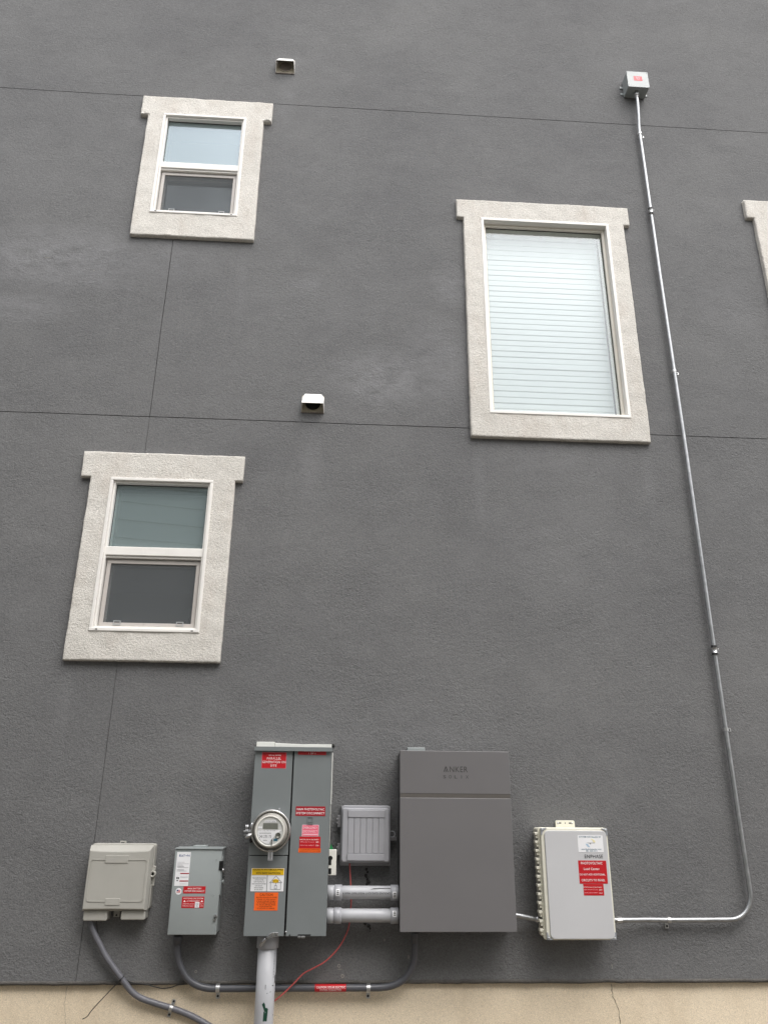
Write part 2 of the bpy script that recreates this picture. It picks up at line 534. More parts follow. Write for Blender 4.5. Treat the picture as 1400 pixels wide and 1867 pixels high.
M['white'] = paint('white_plastic', rgb(228, 226, 218), 0.4, var=0.04, dirt=0.1)
M['hood'] = paint('white_hood_paint', rgb(240, 238, 234), 0.4, var=0.05, dirt=0.18)
M['hood_in'] = paint('dusty_hood_inside', rgb(178, 170, 152), 0.8, var=0.15, scale=40, dirt=0.5)
M['damper'] = paint('brown_grey_damper', rgb(132, 122, 115), 0.7, var=0.1)
M['red'] = paint('red_vinyl_sticker', rgb(190, 24, 34), 0.4, var=0.03)
M['red_dark'] = paint('dark_red_sticker', rgb(160, 14, 34), 0.4, var=0.03)
M['pink'] = paint('sun_faded_red_sticker', rgb(232, 108, 130), 0.45, var=0.05)
M['salmon'] = paint('faded_red_box_sticker', rgb(216, 84, 90), 0.5, var=0.08)
M['orange'] = paint('orange_sticker', rgb(246, 106, 34), 0.45, var=0.03)
M['yellow'] = paint('yellow_sticker', rgb(226, 184, 24), 0.4, var=0.03)
M['paper'] = paint('white_sticker', rgb(236, 236, 238), 0.45, var=0.02)
M['ink'] = paint('black_ink', rgb(24, 24, 26), 0.5)
M['ink_grey'] = paint('grey_ink', rgb(120, 122, 128), 0.5)
M['ink_blue'] = paint('blue_ink', rgb(22, 62, 128), 0.5)
M['ink_teal'] = paint('teal_ink', rgb(40, 98, 120), 0.5)
M['ink_white'] = paint('white_ink', rgb(244, 240, 240), 0.5, var=0.01)
M['ink_pink'] = paint('faded_white_ink', rgb(252, 214, 222), 0.5, var=0.01)
M['ink_brown'] = paint('dark_orange_ink', rgb(96, 26, 6), 0.5)
M['logo_yellow'] = paint('logo_yellow', rgb(236, 226, 178), 0.5)
M['logo_blue'] = paint('logo_blue', rgb(168, 194, 214), 0.5)
M['redwire'] = paint('red_wire', rgb(196, 92, 90), 0.4, var=0.08, scale=30)
M['green'] = paint('green_tape', rgb(14, 62, 46), 0.4)
M['greenplug'] = paint('green_plastic', rgb(24, 130, 70), 0.35)
M['caulk'] = paint('black_caulk', rgb(34, 33, 32), 0.8)
M['smear'] = paint('dark_sealant', rgb(52, 51, 50), 0.8)
M['flash'] = paint('white_flashing', rgb(218, 218, 213), 0.5, dirt=0.15)
M['lcd'] = paint('meter_display', rgb(112, 114, 106), 0.2)
M['meterface'] = paint('meter_face', rgb(200, 200, 197), 0.4)
M['metercap'] = paint('meter_cover_grey', rgb(176, 173, 166), 0.12, var=0.08, scale=25, coat=0.4)
M['cover'] = glass_mat('meter_cover_clear', 0.0, tint=(1, 1, 1, 1), trans=(1, 1, 1, 1))
M['dust'] = paint('chipped_paint', rgb(150, 146, 140), 0.9)
M['ground'] = stucco('gravel_ground', rgb(96, 90, 82), rgb(120, 112, 102), 0.8, fine=90, coarse=22)
M['siding'] = paint('pale_siding_paint', rgb(232, 236, 230), 0.6, var=0.06, scale=2)
M['roof'] = paint('roof_shingle', rgb(78, 74, 70), 0.9, var=0.2, scale=8)

# ------------------------------------------------------------------ setting: ground
gm = MB().add([(-60, -60, 0), (60, -60, 0), (60, 60, 0), (-60, 60, 0)], [(0, 1, 2, 3)])
ground = gm.build('ground', M['ground'])
ground['kind'] = 'structure'

# ------------------------------------------------------------------ the grey stucco house
HX0, HX1, HTOP, HBACK = -7.0, 8.0, 9.3, -8.0
ZB, ZJ2, ZJ1, XJ = 0.80, 3.812, 6.43, -1.185
house = thing('stucco_house', 'dark grey stucco house wall with cream window trims above a tan foundation', 'house', (0, 0, 0))
WIN = {  # frame opening x0, x1, z0, z1
    'w1': (-1.356, -0.767, 5.347, 6.240), 'w2': (-1.353, -0.757, 2.477, 3.389),
    'wb': (0.912, 1.819, 3.908, 5.445), 'wr': (3.015, 3.922, 4.040, 5.577)}
HOLES = list(WIN.values())

def slab_with_holes(mb, x0, x1, z0, z1, o0, o1, holes, step=0.4, jit=0.0):
    "rectangular slab minus window openings, as one closed shell; rims wander by jit"
    xs, zs = {x0, x1}, {z0, z1}
    for a, b, c, d in holes:
        for q in (a, b):
            if x0 < q < x1: xs.add(q)
        for q in (c, d):
            if z0 < q < z1: zs.add(q)
    def fill(s):
        s = sorted(s); out = []
        for a, b in zip(s, s[1:]):
            n = max(1, int(round((b-a)/step)))
            out += [a+(b-a)*k/n for k in range(n)]
        return out+[s[-1]]
    xs, zs = fill(xs), fill(zs)
    def solid(i, j):
        if i < 0 or j < 0 or i >= len(xs)-1 or j >= len(zs)-1: return False
        cx, cz = (xs[i]+xs[i+1])/2, (zs[j]+zs[j+1])/2
        return not any(a < cx < b and c < cz < d for a, b, c, d in holes)
    idx, vs, fs = {}, [], []
    def vert(i, j, f):
        k = (i, j, f)
        if k not in idx:
            x, z = xs[i], zs[j]
            if jit:
                x += jit*mnoise.noise((x*2.3, z*2.1, 1.7)); z += jit*mnoise.noise((x*2.6, z*2.2, 8.1))
            idx[k] = len(vs); vs.append((x, o1 if f else o0, z))
        return idx[k]
    for i in range(len(xs)-1):
        for j in range(len(zs)-1):
            if not solid(i, j): continue
            fs.append((vert(i, j, 1), vert(i+1, j, 1), vert(i+1, j+1, 1), vert(i, j+1, 1)))
            fs.append((vert(i, j, 0), vert(i, j+1, 0), vert(i+1, j+1, 0), vert(i+1, j, 0)))
            for di, dj, a, b in ((-1, 0, (i, j), (i, j+1)), (1, 0, (i+1, j), (i+1, j+1)), (0, -1, (i, j), (i+1, j)), (0, 1, (i, j+1), (i+1, j+1))):
                if not solid(i+di, j+dj):
                    fs.append((vert(*a, 0), vert(*b, 0), vert(*b, 1), vert(*a, 1)))
    mb.add(vs, fs)

J = 0.0024
for (a, b, c, d) in ((HX0, HX1, ZJ1+J, HTOP), (HX0, XJ-J*0.8, ZJ2+J, ZJ1-J), (XJ+J*0.8, HX1, ZJ2+J, ZJ1-J), (HX0, XJ-J*0.5, ZB, ZJ2-J), (XJ+J*0.5, HX1, ZB, ZJ2-J)):
    mb = MB()
    slab_with_holes(mb, a, b, c, d, -0.016, 0.0, HOLES, jit=0.003)
    mb.build('stucco_panel', M['stucco'], house)
mb = MB()
slab_with_holes(mb, HX0+0.002, HX1-0.002, ZB+0.001, HTOP-0.002, -0.22, -0.017, HOLES)
mb.build('wall_core', M['core'], house)
mb = MB()
mb.box(HX0+0.01, HX1-0.01, -0.30, -0.019, -0.05, ZB-0.002)
mb.build('foundation', M['plinth'], house)
# ragged drip edge where the stucco ends
mb = MB()
n = 220
prev = None
for k in range(n+1):
    x = -2.9+7.4*k/n
    dz = 0.004*mnoise.noise((x*9, 3.1, 0))+0.003*mnoise.noise((x*31, 1.1, 0))
    do = 0.004*mnoise.noise((x*12, 7.7, 0))
    ring = [(x, -0.012, ZB+0.008), (x, 0.003+do, ZB+0.010+dz), (x, 0.006+do, ZB+0.002+dz), (x, 0.004+do, ZB-0.007+dz), (x, -0.016, ZB-0.008)]
    mb.v += [(p[0], -p[1], p[2]) for p in ring]
    if prev is not None:
        for q in range(4):
            mb.f.append((prev+q, prev+5+q, prev+6+q, prev+1+q)); mb.sm.append(True)
    prev = k*5
mb.build('drip_edge', M['lip'], house)
# rest of the building, closed so the rooms stay dark
mb = MB()
mb.box(HX0, HX0+0.2, HBACK, -0.24, 0, HTOP-0.01)
mb.box(HX1-0.2, HX1, HBACK, -0.24, 0, HTOP-0.01)
mb.box(HX0+0.2, HX1-0.2, HBACK, HBACK+0.2, 0, HTOP-0.01)
mb.build('outer_wall', M['stucco'], house)
mb = MB(); mb.box(HX0-0.02, HX1+0.02, HBACK-0.02, 0.03, HTOP, HTOP+0.16); mb.build('roof', M['roof'], house)
mb = MB(); mb.box(HX0+0.2, HX1-0.2, -3.2, -3.1, 0, HTOP-0.02); mb.box(0.1, 0.2, -3.1, -0.23, 0, HTOP-0.02)
mb.box(HX0+0.2, 0.1, -3.1, -0.23, 3.50, 3.76); mb.box(0.2, HX1-0.2, -3.1, -0.23, 3.50, 3.76); mb.build('partition', M['interior'], house)

def cells_polygon_mesh(mb, rects, hole, o0, o1, step, rim, seed):
    "foam-and-stucco surround: fine grid over a union of rectangles minus the opening, rims softened and slightly ragged"
    xs, zs = set(), set()
    for a, b, c, d in rects+[hole]:
        xs |= {a, b}; zs |= {c, d}
    def fill(s):
        s = sorted(s); out = []
        for a, b in zip(s, s[1:]):
            n = max(1, int(round((b-a)/step)))
            out += [a+(b-a)*k/n for k in range(n)]
        return out+[s[-1]]
    xs, zs = fill(xs), fill(zs)
    def solid(i, j):
        if i < 0 or j < 0 or i >= len(xs)-1 or j >= len(zs)-1: return False
        cx, cz = (xs[i]+xs[i+1])/2, (zs[j]+zs[j+1])/2
        if hole[0] < cx < hole[1] and hole[2] < cz < hole[3]: return False
        return any(a < cx < b and c < cz < d for a, b, c, d in rects)
    bm = bmesh.new()
    vv = {}
    def V(i, j, f):
        if (i, j, f) not in vv: vv[i, j, f] = bm.verts.new((xs[i], o1 if f else o0, zs[j]))
        return vv[i, j, f]
    rim_e = []
    for i in range(len(xs)-1):
        for j in range(len(zs)-1):
            if not solid(i, j): continue
            bm.faces.new((V(i, j, 1), V(i+1, j, 1), V(i+1, j+1, 1), V(i, j+1, 1)))
            for di, dj, a, b in ((-1, 0, (i, j), (i, j+1)), (1, 0, (i+1, j), (i+1, j+1)), (0, -1, (i, j), (i+1, j)), (0, 1, (i, j+1), (i+1, j+1))):
                if not solid(i+di, j+dj):
                    bm.faces.new((V(*a, 0), V(*b, 0), V(*b, 1), V(*a, 1)))
                    rim_e.append((V(*a, 1), V(*b, 1)))
    bmesh.ops.recalc_face_normals(bm, faces=bm.faces)
    ed = [e for e in bm.edges if any(set(e.verts) == set(r) for r in [])]
    es = set()
    for a, b in rim_e:
        e = bm.edges.get((a, b))
        if e: es.add(e)
    bmesh.ops.bevel(bm, geom=list(es), offset=rim, segments=3, affect='EDGES', profile=0.55)
    for v in bm.verts:
        p = v.co
        q = Vector((p.x*14+seed, p.y*14, p.z*14))
        r = Vector((p.x*55, p.y*55+seed, p.z*55))
        s = 0.0020
        v.co = p+Vector((s*mnoise.noise(q)+0.0018*mnoise.noise(r), 0.003*mnoise.noise(q+Vector((9, 0, 0))), s*mnoise.noise(q+Vector((0, 5, 0)))+0.0018*mnoise.noise(r+Vector((3, 3, 3)))))
    mb.from_bm(bm, True)

def window_part(label):
    o = bpy.data.objects.new('window', None)
    o.empty_display_size = 0.1
    col.objects.link(o)
    o.parent = house
    ORI[o] = Vector((0, 0, 0))
    o['label'] = label
    return o

def surround(win, head, legs, bottom, hole, seed, off=0.032):
    "head: x0, x1, z0, z1; legs: x0, x1"
    mb = MB()
    hx0, hx1, hz0, hz1 = head
    h = (hole[0]+0.013, hole[1]-0.013, hole[2]+0.013, hole[3]-0.013)
    cells_polygon_mesh(mb, [head, (legs[0], legs[1], bottom, hz0)], h, -0.012, off, 0.016, 0.009, seed)
    return mb.build('stucco_surround', M['trim'], win, fix=False)

def frame_bars(mb, x0, x1, z0, z1, t, o0, o1, bev=0.003):
    "four butted bars"
    mb.box(x0, x1, o0, o1, z1-t, z1, bev); mb.box(x0, x1, o0, o1, z0, z0+t, bev)
    mb.box(x0, x0+t, o0, o1-0.0008, z0+t*0.9, z1-t*0.9, bev); mb.box(x1-t, x1, o0, o1-0.0008, z0+t*0.9, z1-t*0.9, bev)

def hung_window(key, label, head, legs, bottom, rail_z, seed):
    x0, x1, z0, z1 = WIN[key]
    w = window_part(label)
    surround(w, head, legs, bottom, WIN[key], seed)
    mb = MB(); frame_bars(mb, x0, x1, z0, z1, 0.018, -0.06, 0.038); mb.build('frame', M['vinyl'], w)
    mb = MB(); frame_bars(mb, x0+0.018, x1-0.018, z0+0.018, z1-0.018, 0.012, -0.07, 0.022); mb.build('stop', M['vinyl'], w)
    # upper light
    ux0, ux1 = x0+0.030, x1-0.030
    mb = MB(); mb.box(ux0-0.002, ux1+0.002, -0.018, -0.013, rail_z+0.01, z1-0.026); mb.build('pane', M['glass_brightened'], w)
    mb = MB(); frame_bars(mb, ux0-0.001, ux1+0.001, rail_z+0.02, z1-0.029, 0.004, -0.0125, -0.008, 0.0); mb.build('glazing_bead', M['gasket'], w)
    mb = MB(); mb.box(x0+0.017, x1-0.017, -0.055, 0.022, rail_z-0.030, rail_z+0.022, 0.004); mb.box(x0+0.020, x1-0.020, -0.055, 0.012, rail_z-0.043, rail_z-0.0302, 0.003); mb.build('meeting_rail', M['vinyl'], w)
    # lower sash set back, with an insect screen in front
    lz0, lz1 = z0+0.030, rail_z-0.044
    mb = MB(); frame_bars(mb, ux0, ux1, lz0, lz1, 0.030, -0.067, -0.042); mb.build('sash', M['vinyl'], w)
    mb = MB(); mb.box(ux0+0.028, ux1-0.028, -0.058, -0.053, lz0+0.028, lz1-0.028); mb.build('pane', M['glass'], w)
    mb = MB(); frame_bars(mb, ux0+0.006, ux1-0.006, lz0+0.004, lz1-0.006, 0.022, -0.016, -0.004, 0.002); mb.build('screen_frame', M['screenframe'], w)
    mb = MB(); mb.box(ux0+0.027, ux1-0.027, -0.011, -0.0105, lz0+0.025, lz1-0.027); mb.build('screen', M['screen'], w)
    for sx in (0.16, 0.80):
        cx = ux0+(ux1-ux0)*sx+0.02
        mb = MB()
        frame_bars(mb, cx-0.020, cx+0.020, lz0+0.012, lz0+0.036, 0.004, -0.003, 0.001, 0.0)
        mb.build('pull_tab', M['clip'], w)
    for cx in (x0+0.035, x1-0.045):
        MB().box(cx, cx+0.012, 0.0382, 0.0395, z0+0.006, z0+0.011).build('weep_hole', M['gasket'], w)
    return w

hung_window('w1', 'upper small single hung window with pale sky reflected in its top pane', (-1.519, -0.587, 6.222, 6.402), (-1.467, -0.643), 5.158, 5.783, 1.0)
hung_window('w2', 'lower small single hung window with dark insect screen', (-1.530, -0.587, 3.390, 3.553), (-1.471, -0.632), 2.316, 2.945, 5.0)

def picture_window(key, label, head, legs, bottom, seed, slats):
    x0, x1, z0, z1 = WIN[key]
    w = window_part(label)
    surround(w, head, legs, bottom, WIN[key], seed)
    mb = MB(); frame_bars(mb, x0, x1, z0, z1, 0.020, -0.05, 0.037); mb.build('frame', M['vinyl'], w)
    mb = MB(); frame_bars(mb, x0+0.020, x1-0.020, z0+0.020, z1-0.020, 0.020, -0.10, -0.008); mb.build('stop', M['vinyl_cream'], w)
    gx0, gx1, gz0, gz1 = x0+0.038, x1-0.038, z0+0.036, z1-0.038
    mb = MB(); frame_bars(mb, gx0, gx1, gz0, gz1, 0.006, -0.029, -0.024, 0.0); mb.build('glazing_bead', M['gasket'], w)
    mb = MB(); mb.box(gx0-0.004, gx1+0.004, -0.036, -0.031, gz0-0.004, gz1+0.004); mb.build('pane', M['glass_clear'], w)
    # lowered blind: closed slats, each its own piece, and a head rail with brackets
    bx0, bx1 = gx0+0.004, gx1-0.012
    mb = MB(); mb.box(bx0, bx1, -0.125, -0.085, gz1-0.030, gz1+0.01, 0.003); mb.build('head_rail', M['slat'], w)
    for f in (0.07, 0.5, 0.85):
        cx = bx0+(bx1-bx0)*f
        MB().box(cx-0.012, cx+0.012, -0.0845, -0.078, gz1-0.034, gz1-0.006, 0.002).build('bracket', M['clip'], w)
    pitch = (gz1-0.040-(gz0-0.02))/slats
    proto = None
    for k in range(slats):
        zt = gz1-0.034-k*pitch
        if proto is None:
            # slat profile: gently curved strip, tilted shut
            mb = MB()
            hgt = pitch*1.13
            pr = []
            for t in range(7):
                u = t/6.0
                pr.append((-0.100+0.0018*u+0.0006*math.sin(math.pi*u), -hgt*u))
            nn = len(pr)
            vs = [(bx0, o, z) for o, z in pr]+[(bx1, o, z) for o, z in pr]+[(bx0, o-0.0009, z) for o, z in pr]+[(bx1, o-0.0009, z) for o, z in pr]
            fs = []
            for t in range(nn-1):
                fs.append((t, t+1, nn+t+1, nn+t)); fs.append((2*nn+t, 3*nn+t, 3*nn+t+1, 2*nn+t+1))
            fs += [(0, nn, 3*nn, 2*nn), (nn-1, 3*nn-1, 4*nn-1, 2*nn-1)]
            mb.add(vs, fs, True)
            s = mb.build('blind_slat', M['slat'], w)
            proto = s
        else:
            s = proto.copy(); col.objects.link(s); s.parent = w
        s.location = (random.uniform(-0.0012, 0.0012), random.uniform(-0.0008, 0.0008), zt+random.uniform(-0.0012, 0.0012))
        s.rotation_euler = (0, 0, 0)
    return w

picture_window('wb', 'large fixed window with closed white horizontal blinds', (0.746, 1.975, 5.446, 5.602), (0.791, 1.931), 3.743, 9.0, 33)
picture_window('wr', 'window cut off by the right edge of the picture', (2.849, 4.076, 5.573, 5.735), (2.902, 4.030), 3.873, 13.0, 33)

# small marks on the wall: screw holes and chips
for (px, py, r) in ((618, 1761, 0.005), (624.5, 1780, 0.005), (357.5, 1771.5, 0.004), (701, 1714, 0.003)):
    x, z = at(px, py)
    mb = MB(); mb.lathe(x, z, [(r*1.7, 0.0), (r*1.5, 0.0018), (r*0.9, 0.0012), (r*0.6, -0.003), (0.0002, -0.004)], 12)
    mb.build('screw_hole', M['dust'], house)
for (px, py, w_, h_) in ((620, 1767, 0.028, 0.004), (745, 1745, 0.012, 0.02), (950, 1713, 0.006, 0.006), (957, 1719, 0.006, 0.005), (172, 493, 0.011, 0.013), (418, 1522, 0.016, 0.005), (449, 1525, 0.02, 0.004), (88, 470, 0.07, 0.004), (1115, 1762, 0.004, 0.03), (752, 1788, 0.012, 0.006), (1388, 620, 0.01, 0.01)):
    x, z = at(px, py)
    poly = []
    for k in range(9):
        a = 2*math.pi*k/9
        q = random.uniform(0.5, 1.0)
        poly.append((x+w_*0.5*q*math.cos(a), z+h_*0.5*q*math.sin(a)))
    MB().prism(poly, -0.002, 0.0012).build('paint_chip', M['dust'], house)
# crack in the foundation, a thin sunken-looking dark seam
def crack(pts, wd):
    mb = MB()
    out = []
    for (a, b), (c, d) in zip(pts, pts[1:]):
        for k in range(6):
            t = k/6
            out.append((a+(c-a)*t+random.uniform(-1, 1)*1.0, b+(d-b)*t))
    out.append(pts[-1])
    P = [at(px, py, -0.018) for px, py in out]
    vs, fs = [], []
    for i, (x, z) in enumerate(P):
        ww = wd*random.uniform(0.4, 1.0)
        vs += [(x-ww, -0.0183, z), (x+ww, -0.0183, z)]
        if i: fs.append((2*i-2, 2*i-1, 2*i+1, 2*i))
    mb.add(vs, fs); mb.build('crack', M['caulk'], house)
crack([(1113, 1794), (1117, 1818), (1126, 1838), (1131, 1867), (1134, 1885)], 0.0016)
crack([(123, 1798), (118, 1830), (120, 1867)], 0.0008)

# ------------------------------------------------------------------ neighbouring house behind the viewer (seen only in the glass)
nb = thing('neighbouring_house', 'pale clapboard house facing the grey wall, mirrored in the lower window', 'house', (0, 6.4, 0))
NW, NT, NEXP = 9.0, 6.55, 0.26
nroot = ORI[nb]
mb = MB(); mb.box(-NW, NW, 6.42, 14.0, 0, NT); mb.build('wall', M['siding'], nb)
mb = MB(); mb.side_prism([(6.0, NT+0.02), (6.0, NT+0.16), (10.2, NT+0.9), (14.4, NT+0.16), (14.4, NT+0.02)], -NW-0.3, NW+0.3); mb.build('roof', M['roof'], nb)
proto = None
for k in range(int(NT/NEXP)):
    if proto is None:
        mb = MB(); mb.side_prism([(6.419, 0.0), (6.388, 0.0), (6.385, 0.004), (6.405, NEXP+0.02), (6.419, NEXP+0.02)], -NW, NW)
        proto = b = mb.build('siding_board', M['siding'], nb)
    else:
        b = proto.copy(); col.objects.link(b); b.parent = nb
    b.location = (0, 0, k*NEXP)
nb.rotation_euler = (0, 0, R(-13))

# ------------------------------------------------------------------ sticker helpers
E_ = 0.0009
def sticker(parent, name, px, off, mat, texts=(), round_=0.0, border=None, label=None):
    """px: x0, y0, x1, y1 in the photo. texts: (string, u0, u1, v0, v1, ink[, bold]) with u, v as fractions of the sticker
    from its left and from its top; each ink becomes one lettering mesh"""
    x0, x1, z0, z1 = rp(*px, off)
    if border:
        b = MB(); b.prism(rrect(x0, x1, z0, z1, max(round_, 0.0005), 3), off-0.001, off+E_*0.7)
        s = b.build(name, border, parent, label)
        q = 0.0016
        f = MB(); f.prism(rrect(x0+q, x1-q, z0+q, z1-q, max(round_, 0.0005), 3), off, off+E_)
        f.build('print', mat, s)
    else:
        b = MB(); b.prism(rrect(x0, x1, z0, z1, max(round_, 0.0005), 3), off-0.001, off+E_)
        s = b.build(name, mat, parent, label)
    inks = {}
    for t in texts:
        inks.setdefault(t[5], []).append(t)
    W, H = x1-x0, z1-z0
    for ink, ts in inks.items():
        m = MB()
        for t in ts:
            bold = t[6] if len(t) > 6 else 0.012
            put_text(m, t[0], x0+W*t[1], x0+W*t[2], z1-H*t[4], z1-H*t[3], off+E_+0.0006, bold)
        m.build('lettering', M[ink], s, fix=False)
    s['_r'] = (x0, x1, z0, z1)
    return s

def sub_rects(sk, name, mat, rects, lift=0.0005):
    "flat printed bars on a sticker: (u0, u1, v0, v1)"
    x0, x1, z0, z1 = sk['_r']
    off = sk['_off']
    m = MB()
    for u0, u1, v0, v1 in rects:
        m.box(x0+(x1-x0)*u0, x0+(x1-x0)*u1, off+0.0002, off+E_+lift, z1-(z1-z0)*v1, z1-(z1-z0)*v0)
    return m.build(name, mat, sk)

def conduit_strap(root, x, z, off_axis, r, along, mat, leg=1):
    "one-hole strap: a band over the pipe and a flat ear with a screw. along = 'x' (pipe horizontal) or 'z'"
    m = MB()
    n = 12
    w = 0.009
    ring_o, ring_i = [], []
    for k in range(n+1):
        a = math.pi*k/n
        ring_o.append((math.cos(a)*(r+0.0028), math.sin(a)*(r+0.0028)))
        ring_i.append((math.cos(a)*(r+0.0006), math.sin(a)*(r+0.0006)))
    def P(t, h, s):
        # t: across the pipe, h: out from pipe axis, s: along the pipe
        return (x+s, off_axis+h, z-t*leg) if along == 'x' else (x+t*leg, off_axis+h, z+s)
    vs, fs = [], []
    for s in (-w, w):
        for q in (ring_o, ring_i):
            vs += [P(t, h, s) for t, h in q]
    k1 = n+1
    for k in range(n):
        fs += [(k, k+1, 2*k1+k+1, 2*k1+k), (k1+k, k1+k+1, 3*k1+k+1, 3*k1+k), (k, k+1, k1+k+1, k1+k), (2*k1+k, 2*k1+k+1, 3*k1+k+1, 3*k1+k)]
    m.add(vs, fs)
    t0, t1 = r+0.0006, r+0.030
    a, b = P(t0, 0, -w), P(t1, 0, w)
    m.box(min(a[0], b[0]), max(a[0], b[0]), 0.0006, 0.0035, min(a[2], b[2]), max(a[2], b[2]), 0.0008, 1)
    a, b = P(t0, 0, -w*0.95), P(t0+0.0024, 0, w*0.95)
    m.box(min(a[0], b[0]), max(a[0], b[0]), 0.0036, off_axis+0.001, min(a[2], b[2]), max(a[2], b[2]))
    a, b = P(-t0-0.0024, 0, -w*0.95), P(-t0, 0, w*0.95)
    m.box(min(a[0], b[0]), max(a[0], b[0]), max(0.0036, off_axis-0.012), off_axis+0.001, min(a[2], b[2]), max(a[2], b[2]))
    o = m.build('strap', mat, root)
    c = P(r+0.019, 0, 0)
    MB().lathe(c[0], c[2], [(0.0055, 0.0036), (0.005, 0.006), (0.0002, 0.0068)], 10).build('screw', M['gasket'], o)
    return o

# ------------------------------------------------------------------ dryer and exhaust vent hoods
def vent_hood(label, cx, zb, h, ze, duct_mat, ring):
    "wedge-shaped hood, open underneath: h = height of the plate, ze = height of the lip above the plate's foot"
    t = thing('vent_hood', label, 'vent', (cx, 0, zb), 'white exhaust hoods on the wall')
    zt, zl = zb+h, zb+ze
    wt, we, wb = 0.051, 0.066, 0.071
    n_ = Vector((0, zt-zl, 0.063)).normalized()*0.0024
    def quad_slab(mb, P, dv):
        Q = [(p[0]-dv[0], p[1]-dv[1], p[2]-dv[2]) for p in P]
        k = len(P)
        mb.add(list(P)+Q, [tuple(range(k)), tuple(range(2*k-1, k-1, -1))]+[(i, k+i, k+(i+1) % k, (i+1) % k) for i in range(k)])
    m = MB(); quad_slab(m, [(cx-wt, 0.006, zt), (cx+wt, 0.006, zt), (cx+we, 0.068, zl), (cx-we, 0.068, zl)], (0, n_.y, n_.z))
    m.box(cx-wt, cx+wt, -0.002, 0.006, zt-0.0024, zt)
    m.build('front_sheet', M['hood'], t)
    for s_ in (-1, 1):
        m = MB(); quad_slab(m, [(cx+s_*wb, 0.0, zb+0.003), (cx+s_*(wb-0.002), 0.0, zt-0.018), (cx+s_*(wt+0.0008), 0.0055, zt-0.001), (cx+s_*(we+0.0008), 0.067, zl), (cx+s_*(we+0.002), 0.056, zl-0.014)], (s_*0.0022, 0, 0))
        m.build('cheek', M['hood'], t)
    m = MB(); m.prism(rrect(cx-wb+0.003, cx+wb-0.003, zb, zt-0.012, 0.004), -0.004, 0.004); m.build('back_plate', M['hood_in'], t)
    c = (cx+0.001, zb+0.064)
    rd = 0.048
    m = MB(); m.lathe(c[0], c[1], [(rd+0.003, 0.004), (rd+0.003, 0.010), (rd, 0.010), (rd, 0.0045)], 36); m.build('duct_ring', M['hood_in'], t)
    MB().disc(c[0], c[1], rd-0.0006, 0.0052, 36).build('damper' if ring else 'duct_mouth', duct_mat, t)
    # crumbs of old sealant along the foot of the plate
    m = MB()
    for k in range(16):
        x = cx-wb+0.006+(2*wb-0.012)*k/15
        q = random.uniform(0.002, 0.006)
        m.box(x-q*1.3, x+q*1.3, 0.001, 0.004+q*0.8, zb-q*0.9, zb+q*0.8, q*0.3, 1)
    m.build('sealant', M['damper'], t)
    return t
vent_hood('white exhaust hood with a black round opening, just above the lower wall joint', -0.195, 3.879, 0.130, 0.034, M['black'], False)
vent_hood('white exhaust hood with a closed brown damper, high up near the top window', -0.518, 6.737, 0.150, 0.054, M['damper'], True)

# ------------------------------------------------------------------ junction box at the top of the conduit
t = thing('junction_box', 'small grey metal junction box with faded red sticker atop the tall conduit', 'junction box', (2.154, 0, 6.700))
m = MB(); m.box(2.073, 2.235, 0.004, 0.101, 6.700, 6.855, 0.002); m.build('body', M['switch'], t)
m = MB(); m.box(2.0715, 2.2365, 0.1012, 0.1055, 6.698, 6.857, 0.0015); lid = m.build('cover', M['switch'], t)
for sx in (2.079, 2.229):
    for sz in (6.706, 6.849):
        MB().lathe(sx, sz, [(0.0035, 0.1056), (0.003, 0.1075), (0.0002, 0.108)], 8).build('screw', M['steel'], lid)
for (x0, x1, z) in ((2.050, 2.0728, 6.735), (2.050, 2.0728, 6.800), (2.2352, 2.258, 6.735), (2.2352, 2.258, 6.800)):
    m = MB(); m.box(x0, x1, 0.001, 0.006, z-0.011, z+0.011, 0.001); m.build('mounting_ear', M['switch'], t)
sticker(t, 'sticker', (1154, 138.7, 1170.5, 147.6), 0.1055, M['salmon'], [('WARNING', 0.25, 0.75, 0.22, 0.42, 'ink_pink'), ('SOLAR', 0.32, 0.7, 0.5, 0.75, 'ink_pink')], 0.002)

# ------------------------------------------------------------------ tall galvanised conduit run
CX, CO, CR = 2.144, 0.030, 0.0118
t = thing('metal_conduit', 'galvanised metal conduit running up the wall and bending to the pale lidded box', 'conduit', (CX, 0, 1.07))
ZH = 1.0745
path = [(CX+0.004, 0.058, 6.69), (CX+0.004, 0.058, 6.60), (CX+0.002, 0.046, 6.47), (CX, 0.032, 6.37), (CX, CO, 6.28)]
path = smooth_path(path, 6)
path += [(CX+0.0018*math.sin(z*2.1), CO, z) for z in (6.0, 5.6, 5.0, 4.4, 3.8, 3.2, 2.6, 2.0, 1.6)]
rb = 0.125
for k in range(13):
    a = R(90*k/12)
    path.append((CX-rb+rb*math.cos(a), CO+0.006, ZH+rb-rb*math.sin(a)))
path += [(1.9, CO+0.006, ZH-0.001), (1.72, CO+0.006, ZH-0.002), (1.60, CO+0.010, ZH), (1.50, CO+0.026, ZH+0.001), (1.43, CO+0.034, ZH+0.001), (1.385, CO+0.034, ZH+0.001)]
m = MB(); m.tube(path, CR, 18); m.build('pipe', M['emt'], t)
